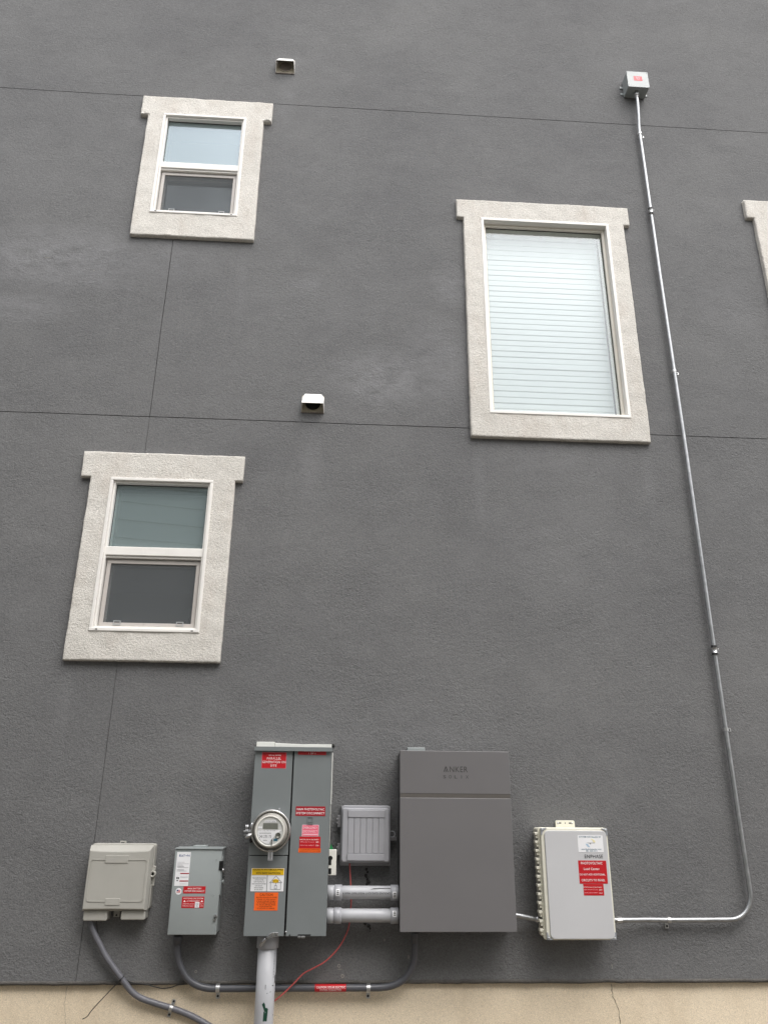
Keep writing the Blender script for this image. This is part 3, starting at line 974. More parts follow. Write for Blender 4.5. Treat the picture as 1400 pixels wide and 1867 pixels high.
def coupling(root, z, x=CX, o=CO):
    c = MB(); c.tube([(x, o, z-0.030), (x, o, z-0.0285), (x, o, z-0.012), (x, o, z-0.0105), (x, o, z+0.0105), (x, o, z+0.012), (x, o, z+0.0285), (x, o, z+0.030)], 0.015, 14, rad=[0.013, 0.0165, 0.0165, 0.0150, 0.0150, 0.0165, 0.0165, 0.013])
    k = c.build('coupling', M['emt_fit'], root)
    for s in (-1, 1):
        n_ = MB(); n_.tube([(x, o, z+s*0.0215-0.007), (x, o, z+s*0.0215+0.007)], 0.0178, 8, smooth=False); n_.build('nut', M['gasket'], k)
    for s in (0.0,):
        n_ = MB(); n_.tube([(x+0.012, o+0.006, z+0.006), (x+0.021, o+0.010, z+0.006)], 0.003, 8); n_.build('screw', M['emt_fit'], k)
coupling(t, 5.579); coupling(t, 2.439)
m = MB(); m.tube([(CX+0.004, 0.058, 6.6995), (CX+0.004, 0.058, 6.676), (CX+0.004, 0.058, 6.674), (CX+0.004, 0.058, 6.664)], 0.017, 12, rad=[0.0165, 0.0165, 0.0195, 0.0195]); m.tube([(CX+0.004, 0.058, 6.6635), (CX+0.004, 0.058, 6.645)], 0.0145, 14); m.build('connector', M['emt_fit'], t)
for z in (6.312, 4.267, 2.004):
    conduit_strap(t, CX, z, CO, CR, 'z', M['emt_fit'])
conduit_strap(t, 1.703, ZH-0.002, CO+0.006, CR, 'x', M['emt_fit'])
m = MB(); m.tube([(1.452, CO+0.034, ZH+0.001), (1.426, CO+0.034, ZH+0.001)], 0.0155, 8, smooth=False); m.build('lock_nut', M['emt_fit'], t)

# ------------------------------------------------------------------ pale combiner box with clear-cornered lid
EX0, EX1, EZ0, EZ1 = 1.050, 1.392, 0.997, 1.502
t = thing('combiner_box', 'cream electrical box with pale grey lid and red warning stickers, at the right', 'electrical box', (1.22, 0, EZ0))
m = MB(); m.prism(rrect(EX0-0.004, EX1-0.006, EZ0+0.004, EZ1-0.003, 0.012), 0.012, 0.108, 0.004); m.build('base', M['cream'], t)
m = MB(); m.prism(rrect(EX0-0.008, EX1-0.002, EZ0, EZ1, 0.012), 0.1085, 0.116, 0.002); m.build('flange', M['cream'], t)
m = MB(); m.prism(rrect(EX0, EX1, EZ0+0.002, EZ1-0.001, 0.010), 0.1165, 0.142, 0.006, 3); lid = m.build('lid', M['cream'], t)
ix0, ix1, iz0, iz1 = rp(990.5, 1514, 1123, 1712.5, 0.150)
ix0 += 0.004; ix1 -= 0.004
m = MB(); m.prism(rrect(ix0, ix1, iz0, iz1, 0.022, 7), 0.140, 0.150, 0.003, 3); m.build('lid_panel', M['lidgrey'], t)
M['clearcorner'] = paint('clear_grey_polycarbonate', rgb(158, 162, 168), 0.12, var=0.15, scale=40, coat=0.5)
for sx, cx in ((1, EX0), (-1, EX1)):
    for sz, cz in ((1, EZ0), (-1, EZ1)):
        m = MB()
        m.prism([(cx+sx*0.001, cz+sz*0.003), (cx+sx*0.032, cz+sz*0.003), (cx+sx*0.022, cz+sz*0.009), (cx+sx*0.011, cz+sz*0.019), (cx+sx*0.006, cz+sz*0.036), (cx+sx*0.001, cz+sz*0.036)], 0.138, 0.1465, 0.0012, 1)
        c = m.build('corner_screw_cover', M['clearcorner'], t)
        MB().lathe(cx+sx*0.009, cz+sz*0.011, [(0.005, 0.1466), (0.0045, 0.1485), (0.002, 0.1488), (0.0002, 0.147)], 10).build('screw', M['steel'], c)
# twelve hinge lugs down the left side
proto = None
for k in range(12):
    z = EZ1-0.030-k*0.0394
    if proto is None:
        m = MB(); m.box(EX0-0.0255, EX0-0.0085, 0.083, 0.122, -0.0065, 0.0065, 0.002); m.box(EX0-0.0195, EX0-0.0085, 0.092, 0.117, -0.021, -0.0068, 0.0015)
        m.box(EX0-0.0205, EX0-0.0085, 0.098, 0.112, -0.0145, -0.0125, 0.0)
        proto = h = m.build('hinge_lug', M['cream'], t)
        for v in proto.data.vertices: v.co.z += EZ0   # built about z = 0, moved by its own location
    else:
        h = proto.copy(); col.objects.link(h); h.parent = t
    h.location = (0, 0, z-EZ0)
bx0, bx1, bz0, bz1 = rp(1011.8, 1495.5, 1047.5, 1507, 0.01)
m = MB(); m.prism(rrect(bx0, bx1, EZ1-0.03, bz1, 0.009), 0.003, 0.0115, 0.0015); br = m.build('mounting_bracket', M['cream'], t)
for f in (0.2, 0.5, 0.78):
    x = bx0+(bx1-bx0)*f
    z = bz0+(bz1-bz0)*0.55
    w_ = 0.010 if f != 0.5 else 0.0028
    MB().prism(rrect(x-w_, x+w_, z-0.003, z+0.003, 0.0027, 3), 0.008, 0.0118).build('slot', M['gasket'], br)
    if f != 0.5:
        s = -1 if f < 0.5 else 1
        MB().lathe(x+s*w_*0.8, z, [(0.0052, 0.0119), (0.0045, 0.0135), (0.0002, 0.014)], 10).build('screw', M['steel'], br)
for (px, y0, y1) in ((1110.5, 1542.5, 1556), (1121, 1667.5, 1681)):
    x0, zt = at(px, y0, 0.08); _, zb = at(px, y1, 0.08)
    m = MB(); m.box(EX1-0.006, EX1+0.012, 0.060, 0.100, zb, zt, 0.002); m.build('lid_latch', M['cream'], t)
x, z = at(1117.5, 1610, 0.02)
m = MB(); m.prism([(EX1-0.007, z-0.026), (EX1+0.016, z-0.012), (EX1+0.022, z), (EX1+0.016, z+0.012), (EX1-0.007, z+0.026)], 0.030, 0.040, 0.002)
ear = m.build('padlock_ear', M['cream'], t)
MB().disc(EX1+0.010, z, 0.005, 0.0408, 14).build('hole', M['gasket'], ear)
s = sticker(t, 'installer_sticker', (1051.8, 1522.8, 1100.3, 1553.9), 0.150, M['paper'], [('SYSTEM INSTALLED BY', 0.06, 0.93, 0.05, 0.145, 'ink_teal'), ('soundedwindsolar.com', 0.12, 0.9, 0.775, 0.86, 'ink_teal'), ('801 268-2213', 0.3, 0.74, 0.88, 0.965, 'ink_teal')], 0.004)
x0, x1, z0, z1 = s['_r']
lw, lh = x1-x0, z1-z0
def swoosh(pts, mat, nm):
    MB().prism([(x0+lw*u, z1-lh*v) for u, v in pts], 0.1505, 0.1515).build(nm, mat, s)
swoosh([(0.50, 0.20), (0.60, 0.22), (0.68, 0.32), (0.70, 0.42), (0.62, 0.42), (0.58, 0.30)], M['logo_yellow'], 'logo')
swoosh([(0.30, 0.50), (0.40, 0.52), (0.43, 0.62), (0.48, 0.70), (0.40, 0.70), (0.33, 0.60)], M['logo_blue'], 'logo')
swoosh([(0.32, 0.44), (0.68, 0.44), (0.66, 0.465), (0.52, 0.47), (0.50, 0.55), (0.46, 0.48)], M['ink_grey'], 'logo')
m = MB(); e = rp(1065, 1558, 1098.8, 1564.7, 0.150); put_text(m, 'ENPHASE', e[0], e[1], e[2], e[3], 0.1513, 0.0); m.build('lettering', M['ink'], t, fix=False)
s = sticker(t, 'warning_sticker', (1053.2, 1568.8, 1107.7, 1611.2), 0.150, M['red'], [
    ('PHOTOVOLTAIC', 0.09, 0.86, 0.06, 0.17, 'ink_white', 0.02), ('Load Center', 0.18, 0.74, 0.31, 0.415, 'ink_white', 0.02),
    ('DO NOT ADD ADDITIONAL', 0.02, 0.93, 0.565, 0.645, 'ink_white', 0.02), ('CIRCUITS TO PANEL', 0.07, 0.91, 0.80, 0.90, 'ink_white', 0.02)])
s = sticker(t, 'rating_sticker', (1062.5, 1611.6, 1101, 1632.7), 0.150, M['red'], [
    ('PHOTOVOLTAIC AC DISCONNECT', 0.0, 0.9, 0.24, 0.33, 'ink_white'), ('NOMINAL OPERATING AC VOLTAGE', 0.02, 0.68, 0.47, 0.53, 'ink_pink', 0), ('240V', 0.76, 0.92, 0.46, 0.57, 'ink_white'),
    ('RATED AC OUTPUT CURRENT', 0.03, 0.7, 0.74, 0.80, 'ink_pink', 0), ('20.5A', 0.76, 0.92, 0.73, 0.84, 'ink_white')])

# ------------------------------------------------------------------ short conduit between battery unit and combiner box
t = thing('metal_conduit', 'short galvanised conduit stub between the dark panel and the cream box', 'conduit', (0.97, 0, 1.08))
m = MB(); pth = smooth_path([(0.892, 0.070, 1.0965), (0.930, 0.070, 1.0965), (0.985, 0.062, 1.086), (1.030, 0.060, 1.078), (1.052, 0.060, 1.077)], 6)
m.tube(pth, 0.0118, 16); m.build('pipe', M['emt'], t)
m = MB(); m.tube([(0.9005, 0.070, 1.0965), (0.912, 0.070, 1.0965)], 0.0165, 8, smooth=False); m.build('connector', M['emt_fit'], t)
m = MB(); m.tube([(1.018, 0.0605, 1.080), (1.044, 0.060, 1.0765)], 0.0150, 12); m.build('connector', M['steel'], t)

# ------------------------------------------------------------------ large dark battery power panel
BX0, BX1, BZ0, BZ1, BO = 0.338, 0.899, 1.038, 1.863, 0.178
t = thing('battery_panel', 'tall dark taupe grey metal power panel with debossed lettering near its top', 'power panel', (0.62, 0, BZ0))
m = MB(); m.box(BX0+0.004, BX1-0.004, 0.006, 0.150, BZ0+0.006, BZ1-0.006, 0.003); m.build('body', M['battery_dark'], t)
zg0 = at(830, 1455, BO)[1]; zg1 = at(830, 1447.5, BO)[1]
m = MB(); m.box(BX0, BX1, 0.1505, BO, BZ0, zg0, 0.0022, 2); m.build('lower_cover', M['battery'], t)
m = MB(); m.box(BX0, BX1, 0.1505, BO, zg1, BZ1, 0.0022, 2); m.build('upper_cover', M['battery'], t)
m = MB(); m.side_prism([(0.1505, zg0-0.001), (BO-0.0028, zg0-0.001), (BO-0.0010, zg1+0.001), (0.1505, zg1+0.001)], BX0+0.0015, BX1-0.0015); m.build('groove', M['battery_groove'], t)
x0, zt = at(742, 1363.8, 0.03); x1, _ = at(774, 1366, 0.03)
m = MB(); m.box(x0, x1, 0.002, 0.05, BZ1-0.02, zt+0.002, 0.003); m.build('mounting_bracket', M['switch'], t)
m = MB()
a = rp(808, 1397.3, 852.5, 1408, BO); aw, ah = (a[1]-a[0])*0.205, a[3]-a[2]
st = 0.0042
def flat(pts): m.add([(a[0]+u, BO+0.0006, a[2]+v) for u, v in pts], [tuple(range(len(pts)))])
flat([(0, 0), (st, 0), (aw/2+st*0.15, ah-st*1.3), (aw/2+st*0.55, ah), (aw/2-st*0.55, ah)])
flat([(aw, 0), (aw-st, 0), (aw/2-st*0.15, ah-st*1.3), (aw/2-st*0.55, ah), (aw/2+st*0.55, ah)])
flat([(aw/2-st*0.45, 0), (aw/2+st*0.45, 0), (aw/2+st*0.45, ah*0.36), (aw/2-st*0.45, ah*0.36)])
put_text(m, 'NKER', a[0]+(a[1]-a[0])*0.255, a[1], a[2], a[3], BO+0.0006, 0.004)
b = rp(807.5, 1413.2, 854, 1419.5, BO)
for k, ch in enumerate('SOLIX'):
    u = b[0]+(b[1]-b[0])*(k/4.0)*0.89
    w_ = (b[1]-b[0])*0.11 if ch != 'I' else (b[1]-b[0])*0.022
    if ch == 'I': u += (b[1]-b[0])*0.045
    put_text(m, ch, u, u+w_, b[2], b[3], BO+0.0006, 0.004)
m.build('lettering', M['batt_ink'], t, fix=False)
x, z = at(876, 1702, 0.06)
m = MB(); m.tube([(x, 0.06, BZ0+0.01), (x, 0.06, BZ0-0.026)], 0.0025, 8); m.build('drain_pin', M['battery'], t)

# ------------------------------------------------------------------ meter and main breaker panel
PX0, PX1, PZ0, PZ1, PO = -0.396, -0.010, 1.021, 1.868, 0.175
t = thing('meter_panel', 'tall grey steel meter and breaker panel covered with warning stickers', 'meter panel', (-0.2, 0, PZ0))
m = MB(); m.box(PX0+0.004, PX1-0.004, 0.004, 0.160, PZ0+0.004, PZ1-0.004, 0.002); m.build('enclosure', M['panel_dark'], t)
for (xa, xb) in ((PX0+0.0005, PX0+0.0038), (PX1-0.0038, PX1-0.0005)):
    m = MB(); m.box(xa, xb, 0.003, 0.158, PZ0+0.002, PZ1-0.002); m.build('side_plate', M['panel'], t)
m = MB(); m.box(PX0+0.004, PX1-0.004, 0.003, 0.158, PZ0+0.001, PZ0+0.0038); m.build('bottom_plate', M['panel'], t)
# front covers, split by the dark slot
xd = at(533, 1420, PO)[0]
gapw = 0.0095
zs = at(490, 1560, PO)[1]
m = MB(); m.box(PX0, xd-gapw*0.35, 0.1605, PO, zs+0.002, PZ1-0.002, 0.0018); m.build('upper_meter_cover', M['panel'], t)
m = MB(); m.box(PX0, xd-gapw*0.55, 0.1605, PO, PZ0, zs-0.0015, 0.0018); m.build('lower_pull_cover', M['panel'], t)
m = MB(); m.box(xd+gapw*0.45, PX1, 0.1605, PO+0.001, PZ0, PZ1-0.002, 0.0018); m.build('breaker_door', M['panel'], t)
m = MB(); m.side_prism([(0.004, PZ1-0.001), (0.004, PZ1+0.008), (0.192, PZ1+0.004), (0.192, PZ1-0.016), (0.1885, PZ1-0.016), (0.1885, PZ1-0.001)], PX0-0.003, PX1+0.004); m.build('rain_hood', M['panel'], t)
# white backing and sealant behind the top and right side
m = MB(); a0, zt = at(468.5, 1352.5, 0.02); a1, _ = at(501.6, 1354, 0.02); m.box(a0, a1, 0.001, 0.03, PZ1-0.03, zt, 0.002); m.build('flashing_block', M['flash'], t)
b0, zr = at(501.6, 1354.6, 0.02); b1, zr2 = at(605, 1357.2, 0.02)
m = MB(); m.prism([(b0+0.001, PZ1-0.03), (b1, PZ1-0.03), (b1, zr2), ((b0+b1)/2, (zr+zr2)/2-0.003), (b0+0.001, zr)], 0.001, 0.022, 0.002); m.build('sealant_strip', M['flash'], t)
m = MB(); m.box(PX1+0.0005, PX1+0.0070, 0.001, 0.012, 1.60, PZ1-0.01, 0.002); m.box(PX1+0.0005, PX1+0.0045, 0.001, 0.010, 1.30, 1.598, 0.0015); m.build('sealant_bead', M['flash'], t)
m = MB(); m.lathe(b1+0.006, zr2-0.006, [(0.011, 0.0), (0.009, 0.008), (0.0003, 0.011)], 8); m.build('sealant_blob', M['caulk'], t)
# hasp, slot, latch, screws
hx0, hx1, hz0, hz1 = rp(560.9, 1489.2, 570.5, 1499.5, PO)
m = MB(); frame_bars(m, hx0, hx1, hz0, hz1, 0.0022, PO+0.0005, PO+0.0045, 0.0); m.box(hx0-0.001, hx1+0.001, PO+0.0005, PO+0.005, hz0-0.008, hz0-0.004); m.build('door_hasp', M['panel'], t)
hx0, hx1, hz0, hz1 = rp(543, 1705.6, 566.5, 1709, PO)
m = MB(); m.box(hx0, hx1, PO+0.0006, PO+0.0022, PZ0+0.003, PZ0+0.0085); m.build('latch_slot', M['black'], t)
m = MB(); m.box(hx0+0.001, hx0+0.034, PO-0.004, PO+0.009, PZ0-0.007, PZ0+0.0025, 0.0015); m.build('latch_tab', M['steel'], t)
for (px, py) in ((509.6, 1474.4), (509.6, 1478.6)):
    x, z = at(px, py, PO); MB().disc(x, z, 0.0034, PO+0.0012, 12).build('rivet', M['pvc'], t)
for (px, py) in ((521.5, 1699), (528.5, 1705)):
    x, z = at(px, py, PO); MB().lathe(x, z, [(0.004, PO+0.0004), (0.0035, PO+0.0022), (0.0002, PO+0.003)], 10).build('screw', M['gasket'] if px > 525 else M['steel'], t)
m = MB()
lx, lz = at(504, 1703.5, PO)
hasp = [at(px, py, PO) for px, py in ((486.5, 1708.5), (492, 1702), (496, 1700), (507.5, 1700), (508, 1707), (499, 1708), (495, 1710.5), (488, 1711.5))]
m.prism(hasp, PO+0.0008, PO+0.006, 0.001, 1); m.tube([(lx, PO+0.005, lz), (lx, PO+0.011, lz)], 0.0065, 12); lt = m.build('pull_latch', M['steel'], t)
q0, q1 = at(485, 1711, PO), at(474, 1725, PO)
m = MB(); m.tube([(q0[0], PO-0.002, q0[1]), ((q0[0]*0.6+q1[0]*0.4), PO-0.012, q0[1]*0.6+q1[1]*0.4), (q1[0], PO-0.016, q1[1])], 0.008, 10, rad=[0.005, 0.0085, 0.0085]); m.build('barrel_lock', M['steel'], lt)

def mark(s, off):
    s['_off'] = off
    return s
sticker(t, 'warning_sticker', (478.5, 1371.2, 521.2, 1401), PO, M['red'], [('SOLAR METER', 0.28, 0.78, 0.16, 0.235, 'ink_white', 0.02), ('PARALLEL', 0.21, 0.79, 0.32, 0.465, 'ink_white', 0), ('GENERATION ON', 0.03, 0.98, 0.54, 0.68, 'ink_white', 0), ('SITE', 0.37, 0.62, 0.77, 0.91, 'ink_white', 0)], border=M['pink'])
sticker(t, 'warning_sticker', (544, 1366.5, 594.6, 1376.6), PO+0.001, M['red'], [('AC DISCONNECT', 0.17, 0.8, 0.10, 0.38, 'ink_white'), ('1 OF 1', 0.38, 0.62, 0.58, 0.86, 'ink_white', 0.02)])
sticker(t, 'warning_sticker', (539.8, 1470, 592.8, 1487.8), PO+0.001, M['red_dark'], [('MAIN PHOTOVOLTAIC', 0.04, 0.965, 0.19, 0.42, 'ink_white', 0.025), ('SYSTEM DISCONNECT', 0.02, 0.98, 0.60, 0.83, 'ink_white', 0.025)])
s = mark(sticker(t, 'faded_sticker', (551.2, 1503.8, 580.7, 1524.8), PO+0.001, M['pink'], [('EMERGENCY', 0.06, 0.92, 0.15, 0.35, 'ink_pink', 0.01), ('DISCONNECT', 0.05, 0.92, 0.48, 0.68, 'ink_pink', 0.01)], border=M['ink_pink']), PO+0.001)
sub_rects(s, 'stripe', M['ink_pink'], [(0.06, 0.95, 0.80, 0.86)])
s = sticker(t, 'rating_sticker', (546.4, 1525.3, 583.9, 1547), PO+0.0013, M['red'], [('PHOTOVOLTAIC AC DISCONNECT', 0.02, 0.92, 0.20, 0.30, 'ink_white'), ('NOMINAL OPERATING VOLTAGE', 0.04, 0.7, 0.42, 0.48, 'ink_pink', 0), ('240V', 0.78, 0.92, 0.40, 0.52, 'ink_white'), ('OPERATING CURRENT', 0.04, 0.7, 0.70, 0.76, 'ink_pink', 0), ('20.5A', 0.78, 0.92, 0.68, 0.80, 'ink_white')])
sticker(t, 'warning_sticker', (544.4, 1546.8, 584.6, 1554.4), PO+0.001, M['orange'], [('A WARNING DUAL POWER SOURCE', 0.06, 0.97, 0.16, 0.40, 'ink_brown'), ('SECOND SOURCE IS PV SOLAR SYSTEM', 0.06, 0.97, 0.56, 0.78, 'ink_brown')])
s = mark(sticker(t, 'rapid_shutdown_sign', (458.5, 1581.9, 517.6, 1626), PO, M['paper'], [
    ('TURN RAPID SHUTDOWN', 0.05, 0.455, 0.41, 0.455, 'ink', 0.02), ('SWITCH TO THE', 0.13, 0.38, 0.49, 0.53, 'ink', 0.02), ('"OFF" POSITION TO', 0.10, 0.41, 0.57, 0.61, 'ink', 0.02), ('SHUT DOWN PV SYSTEM', 0.05, 0.455, 0.65, 0.695, 'ink', 0.02), ('AND REDUCE', 0.14, 0.36, 0.735, 0.775, 'ink', 0.02), ('SHOCK HAZARD', 0.12, 0.39, 0.81, 0.855, 'ink', 0.02), ('IN THE ARRAY', 0.135, 0.375, 0.89, 0.935, 'ink', 0.02)], border=M['ink']), PO)
sub_rects(s, 'header', M['yellow'], [(0.03, 0.975, 0.03, 0.30)])
sub_rects(s, 'rule', M['ink'], [(0.485, 0.497, 0.305, 0.99), (0.02, 0.98, 0.30, 0.306)], 0.0007)
x0, x1, z0, z1 = s['_r']; W, H = x1-x0, z1-z0
m = MB(); put_text(m, 'SOLAR PV SYSTEM EQUIPPED', x0+W*0.06, x0+W*0.955, z1-H*0.125, z1-H*0.045, PO+E_+0.0012, 0.025); put_text(m, 'WITH RAPID SHUTDOWN', x0+W*0.15, x0+W*0.87, z1-H*0.265, z1-H*0.185, PO+E_+0.0012, 0.025); m.build('lettering', M['ink'], s, fix=False)
def uv(u, v): return x0+W*u, z1-H*v
m = MB()
def line(a, b, w_=0.0009):
    (ax, az), (bx, bz) = uv(*a), uv(*b)
    d = Vector((bx-ax, bz-az)).normalized()*w_
    n_ = Vector((-d.y, d.x))
    m.prism([(ax-d.x+n_.x, az-d.y+n_.y), (bx+d.x+n_.x, bz+d.y+n_.y), (bx+d.x-n_.x, bz+d.y-n_.y), (ax-d.x-n_.x, az-d.y-n_.y)], PO+0.0005, PO+0.0016)
for a, b in (((0.58, 0.61), (0.75, 0.34)), ((0.75, 0.34), (0.92, 0.61)), ((0.57, 0.62), (0.93, 0.62)), ((0.60, 0.62), (0.60, 0.90)), ((0.90, 0.62), (0.90, 0.90)), ((0.60, 0.90), (0.90, 0.90)), ((0.75, 0.62), (0.75, 0.74)), ((0.72, 0.74), (0.78, 0.74)), ((0.72, 0.88), (0.78, 0.88)), ((0.72, 0.74), (0.72, 0.88)), ((0.78, 0.74), (0.78, 0.88))):
    line(a, b)
m.build('house_outline', M['ink_grey'], s)
m = MB(); cx_, cz_ = uv(0.745, 0.55); m.prism([(cx_+0.0155*math.cos(2*math.pi*k/20), cz_+0.0085*math.sin(2*math.pi*k/20)) for k in range(20)], PO+0.0005, PO+0.0022); m.build('solar_mark', M['yellow'], s)
m = MB(); put_text(m, 'SOLAR PANELS', cx_-0.013, cx_+0.013, cz_-0.002, cz_+0.002, PO+0.0028, 0.01); m.build('lettering', M['ink'], s, fix=False)
sticker(t, 'caution_sticker', (464.9, 1627.2, 506, 1660), PO, M['orange'], [('CAUTION', 0.22, 0.77, 0.05, 0.19, 'ink_brown', 0), ('MULTIPLE SOURCES OF POWER', 0.08, 0.95, 0.24, 0.31, 'ink_brown'), ('POWER TO THIS SERVICE', 0.12, 0.90, 0.36, 0.42, 'ink_brown'), ('IS ALSO SUPPLIED FROM A', 0.10, 0.92, 0.455, 0.52, 'ink_brown'), ('PV SYSTEM CONNECTED', 0.13, 0.90, 0.55, 0.615, 'ink_brown'), ('TO THE AC SERVICE PANEL', 0.09, 0.92, 0.65, 0.715, 'ink_brown'), ('A 5KW-HR BATTERY', 0.22, 0.78, 0.75, 0.815, 'ink_brown'), ('IS LOCATED IN GARAGE', 0.14, 0.88, 0.85, 0.915, 'ink_brown')])

# ------------------------------------------------------------------ round electric meter
MX, MZ = -0.2935, 1.4795
t = thing('electric_meter', 'round electric meter with steel ring and grey display on the steel panel', 'electric meter', (MX, PO, MZ))
m = MB(); m.lathe(MX, MZ, [(0.094, PO+0.0012), (0.0965, PO+0.006), (0.0965, PO+0.030), (0.094, PO+0.034), (0.089, PO+0.034), (0.0865, PO+0.030), (0.0865, PO+0.012)], 56); m.build('socket_ring', M['chrome'], t)
m = MB(); m.lathe(MX, MZ, [(0.0862, PO+0.012), (0.0845, PO+0.020), (0.081, PO+0.024), (0.0775, PO+0.045), (0.0755, PO+0.050), (0.0745, PO+0.085), (0.0725, PO+0.090), (0.0700, PO+0.0905), (0.0675, PO+0.086)], 56); m.build('cover', M['metercap'], t)
FO = PO+0.088
MB().disc(MX, MZ, 0.0690, FO, 48).build('face_plate', M['meterface'], t)
m = MB(); m.lathe(MX, MZ, [(0.0700, FO+0.0015), (0.0690, FO+0.0045), (0.0660, FO+0.0055), (0.0630, FO+0.0035), (0.0625, FO+0.001)], 48); m.build('cover_rim', M['white'], t)
k_ = 0.069/25.2     # metres per photo pixel on the dial
def mp_(px, py): return MX+(px-489.3)*k_, MZ-(py-1520.5)*k_
def mrect(a, b, c, d): (u, w_), (p, q) = mp_(a, b), mp_(c, d); return u, p, q, w_
poly = [mp_(*p) for p in ((468.5, 1518.5), (509.5, 1518.5), (500, 1527), (494, 1533), (488.5, 1541), (483, 1540.5), (476, 1537), (470.5, 1531), (467.8, 1524))]
m = MB(); m.prism(poly, FO+0.0003, FO+0.0012); lab = m.build('data_label', M['paper'], t)
e = mrect(471.5, 1527, 492, 1531.5)
m = MB(); put_text(m, '240 278 173', e[0], e[1], e[2], e[3], FO+0.0018, 0.0)
e = mrect(471.5, 1523, 491.5, 1524.8); put_text(m, 'IIIIIIIIIIIIIIIIIIII', e[0], e[1], e[2], e[3], FO+0.0018, 0.02)
e = mrect(469, 1519.3, 499, 1520.5); put_text(m, 'TYPE  CL200  240V  3W  60Hz', e[0], e[1], e[2], e[3], FO+0.0018, 0)
e = mrect(479, 1534.6, 485.2, 1536.4); put_text(m, 'KWH', e[0], e[1], e[2], e[3], FO+0.0018, 0.02); m.build('lettering', M['ink'], lab, fix=False)
e = mrect(477, 1507.6, 503, 1517.2); m = MB(); m.box(e[0], e[1], FO+0.0003, FO+0.0018, e[2], e[3], 0.0006, 1); m.build('display', M['lcd'], t)
e = mrect(479.5, 1503.2, 499.5, 1506.4); m = MB(); m.box(e[0], e[1], FO+0.0003, FO+0.0012, e[2], e[3]); lab = m.build('name_label', M['paper'], t)
m = MB(); put_text(m, 'ELECTRIC METER', e[0]+0.003, e[1]-0.003, e[2]+0.0022, e[3]-0.0022, FO+0.0018, 0); m.build('lettering', M['ink_grey'], lab, fix=False)
e = mrect(468.4, 1513.2, 476, 1516.5); m = MB(); m.box(e[0], e[1], FO+0.0003, FO+0.0012, e[2], e[3]); m.build('bar_code', M['paper'], t)
x, z = mp_(504, 1527.5)
m = MB(); m.lathe(x, z, [(0.0135, FO+0.0003), (0.0135, FO+0.004), (0.011, FO+0.0045), (0.0105, FO+0.002), (0.0002, FO+0.002)], 24); op = m.build('optical_port', M['lcd'], t)
for s_ in (-1, 1): MB().disc(x+s_*0.0042, z, 0.0021, FO+0.0032, 10).build('eye', M['black'], op)
e = mrect(496.5, 1532.5, 503.5, 1536.5); m = MB(); m.prism(rrect(e[0], e[1], e[2], e[3], 0.003), FO+0.0003, FO+0.0012); m.build('maker_mark', M['ink_teal'], t)
m = MB(); m.lathe(MX, MZ, [(0.0622, FO+0.006), (0.045, FO+0.0068), (0.0002, FO+0.0072)], 40); m.build('glass_cover', M['cover'], t, fix=False)
x, z = mp_(493.5, 1538.5)
m = MB(); m.prism([(x-0.0016, z-0.017), (x+0.0016, z-0.017), (x+0.0019, z+0.006), (x+0.004, z+0.005), (x, z+0.017), (x-0.004, z+0.005), (x-0.0019, z+0.006)], FO+0.0062, FO+0.0085); m.build('reset_arrow', M['black'], t)
x0, x1, z0, z1 = rp(488.8, 1552, 497.2, 1569.3, PO+0.03)
m = MB(); m.prism(rrect(x0, x1, z0, z1+0.006, 0.003), PO+0.030, PO+0.0335, 0.001, 1); tg = m.build('seal_tag', M['pvc'], t)
m = MB(); m.box(x0+0.003, x0+0.006, PO+0.0337, PO+0.035, z0+0.006, z1-0.004); m.box(x1-0.006, x1-0.003, PO+0.0337, PO+0.035, z0+0.006, z1-0.004); m.build('tag_bars', M['paper'], tg)
# ring clamp, its bolt and the lead seal at the left
def mpo(px, py, off): x, z = at(px, py, off); return (x, off, z)
m = MB(); m.box(*rp(444.5, 1514.5, 457.5, 1517, PO+0.02)[:2], PO+0.006, PO+0.028, *rp(444.5, 1514.5, 457.5, 1517, PO+0.02)[2:], 0.001, 1)
m.tube([mpo(456, 1515, PO+0.02), mpo(458.5, 1506, PO+0.022), mpo(461, 1500, PO+0.022)], 0.006, 8); c = m.build('ring_clamp', M['steel'], t)
for px in (449.2, 452.4):
    m = MB(); m.tube([mpo(px, 1503.5, PO+0.018), mpo(px, 1514.6, PO+0.018)], 0.0028, 8); m.build('clamp_bolt', M['steel'], c)
m = MB(); m.tube([mpo(447.5, 1527.5, PO+0.028), mpo(452, 1525, PO+0.030), mpo(460, 1521.5, PO+0.032)], 0.0075, 10, rad=[0.005, 0.009, 0.006]); m.tube([mpo(444, 1522.5, PO+0.02), mpo(450, 1522.3, PO+0.025), mpo(457, 1520, PO+0.03)], 0.0022, 6); m.build('lead_seal', M['emt_fit'], t)
m = MB(); m.tube([mpo(457, 1529, PO+0.012), mpo(459, 1536, PO+0.012)], 0.008, 8); m.build('clamp_lug', M['gasket'], t)

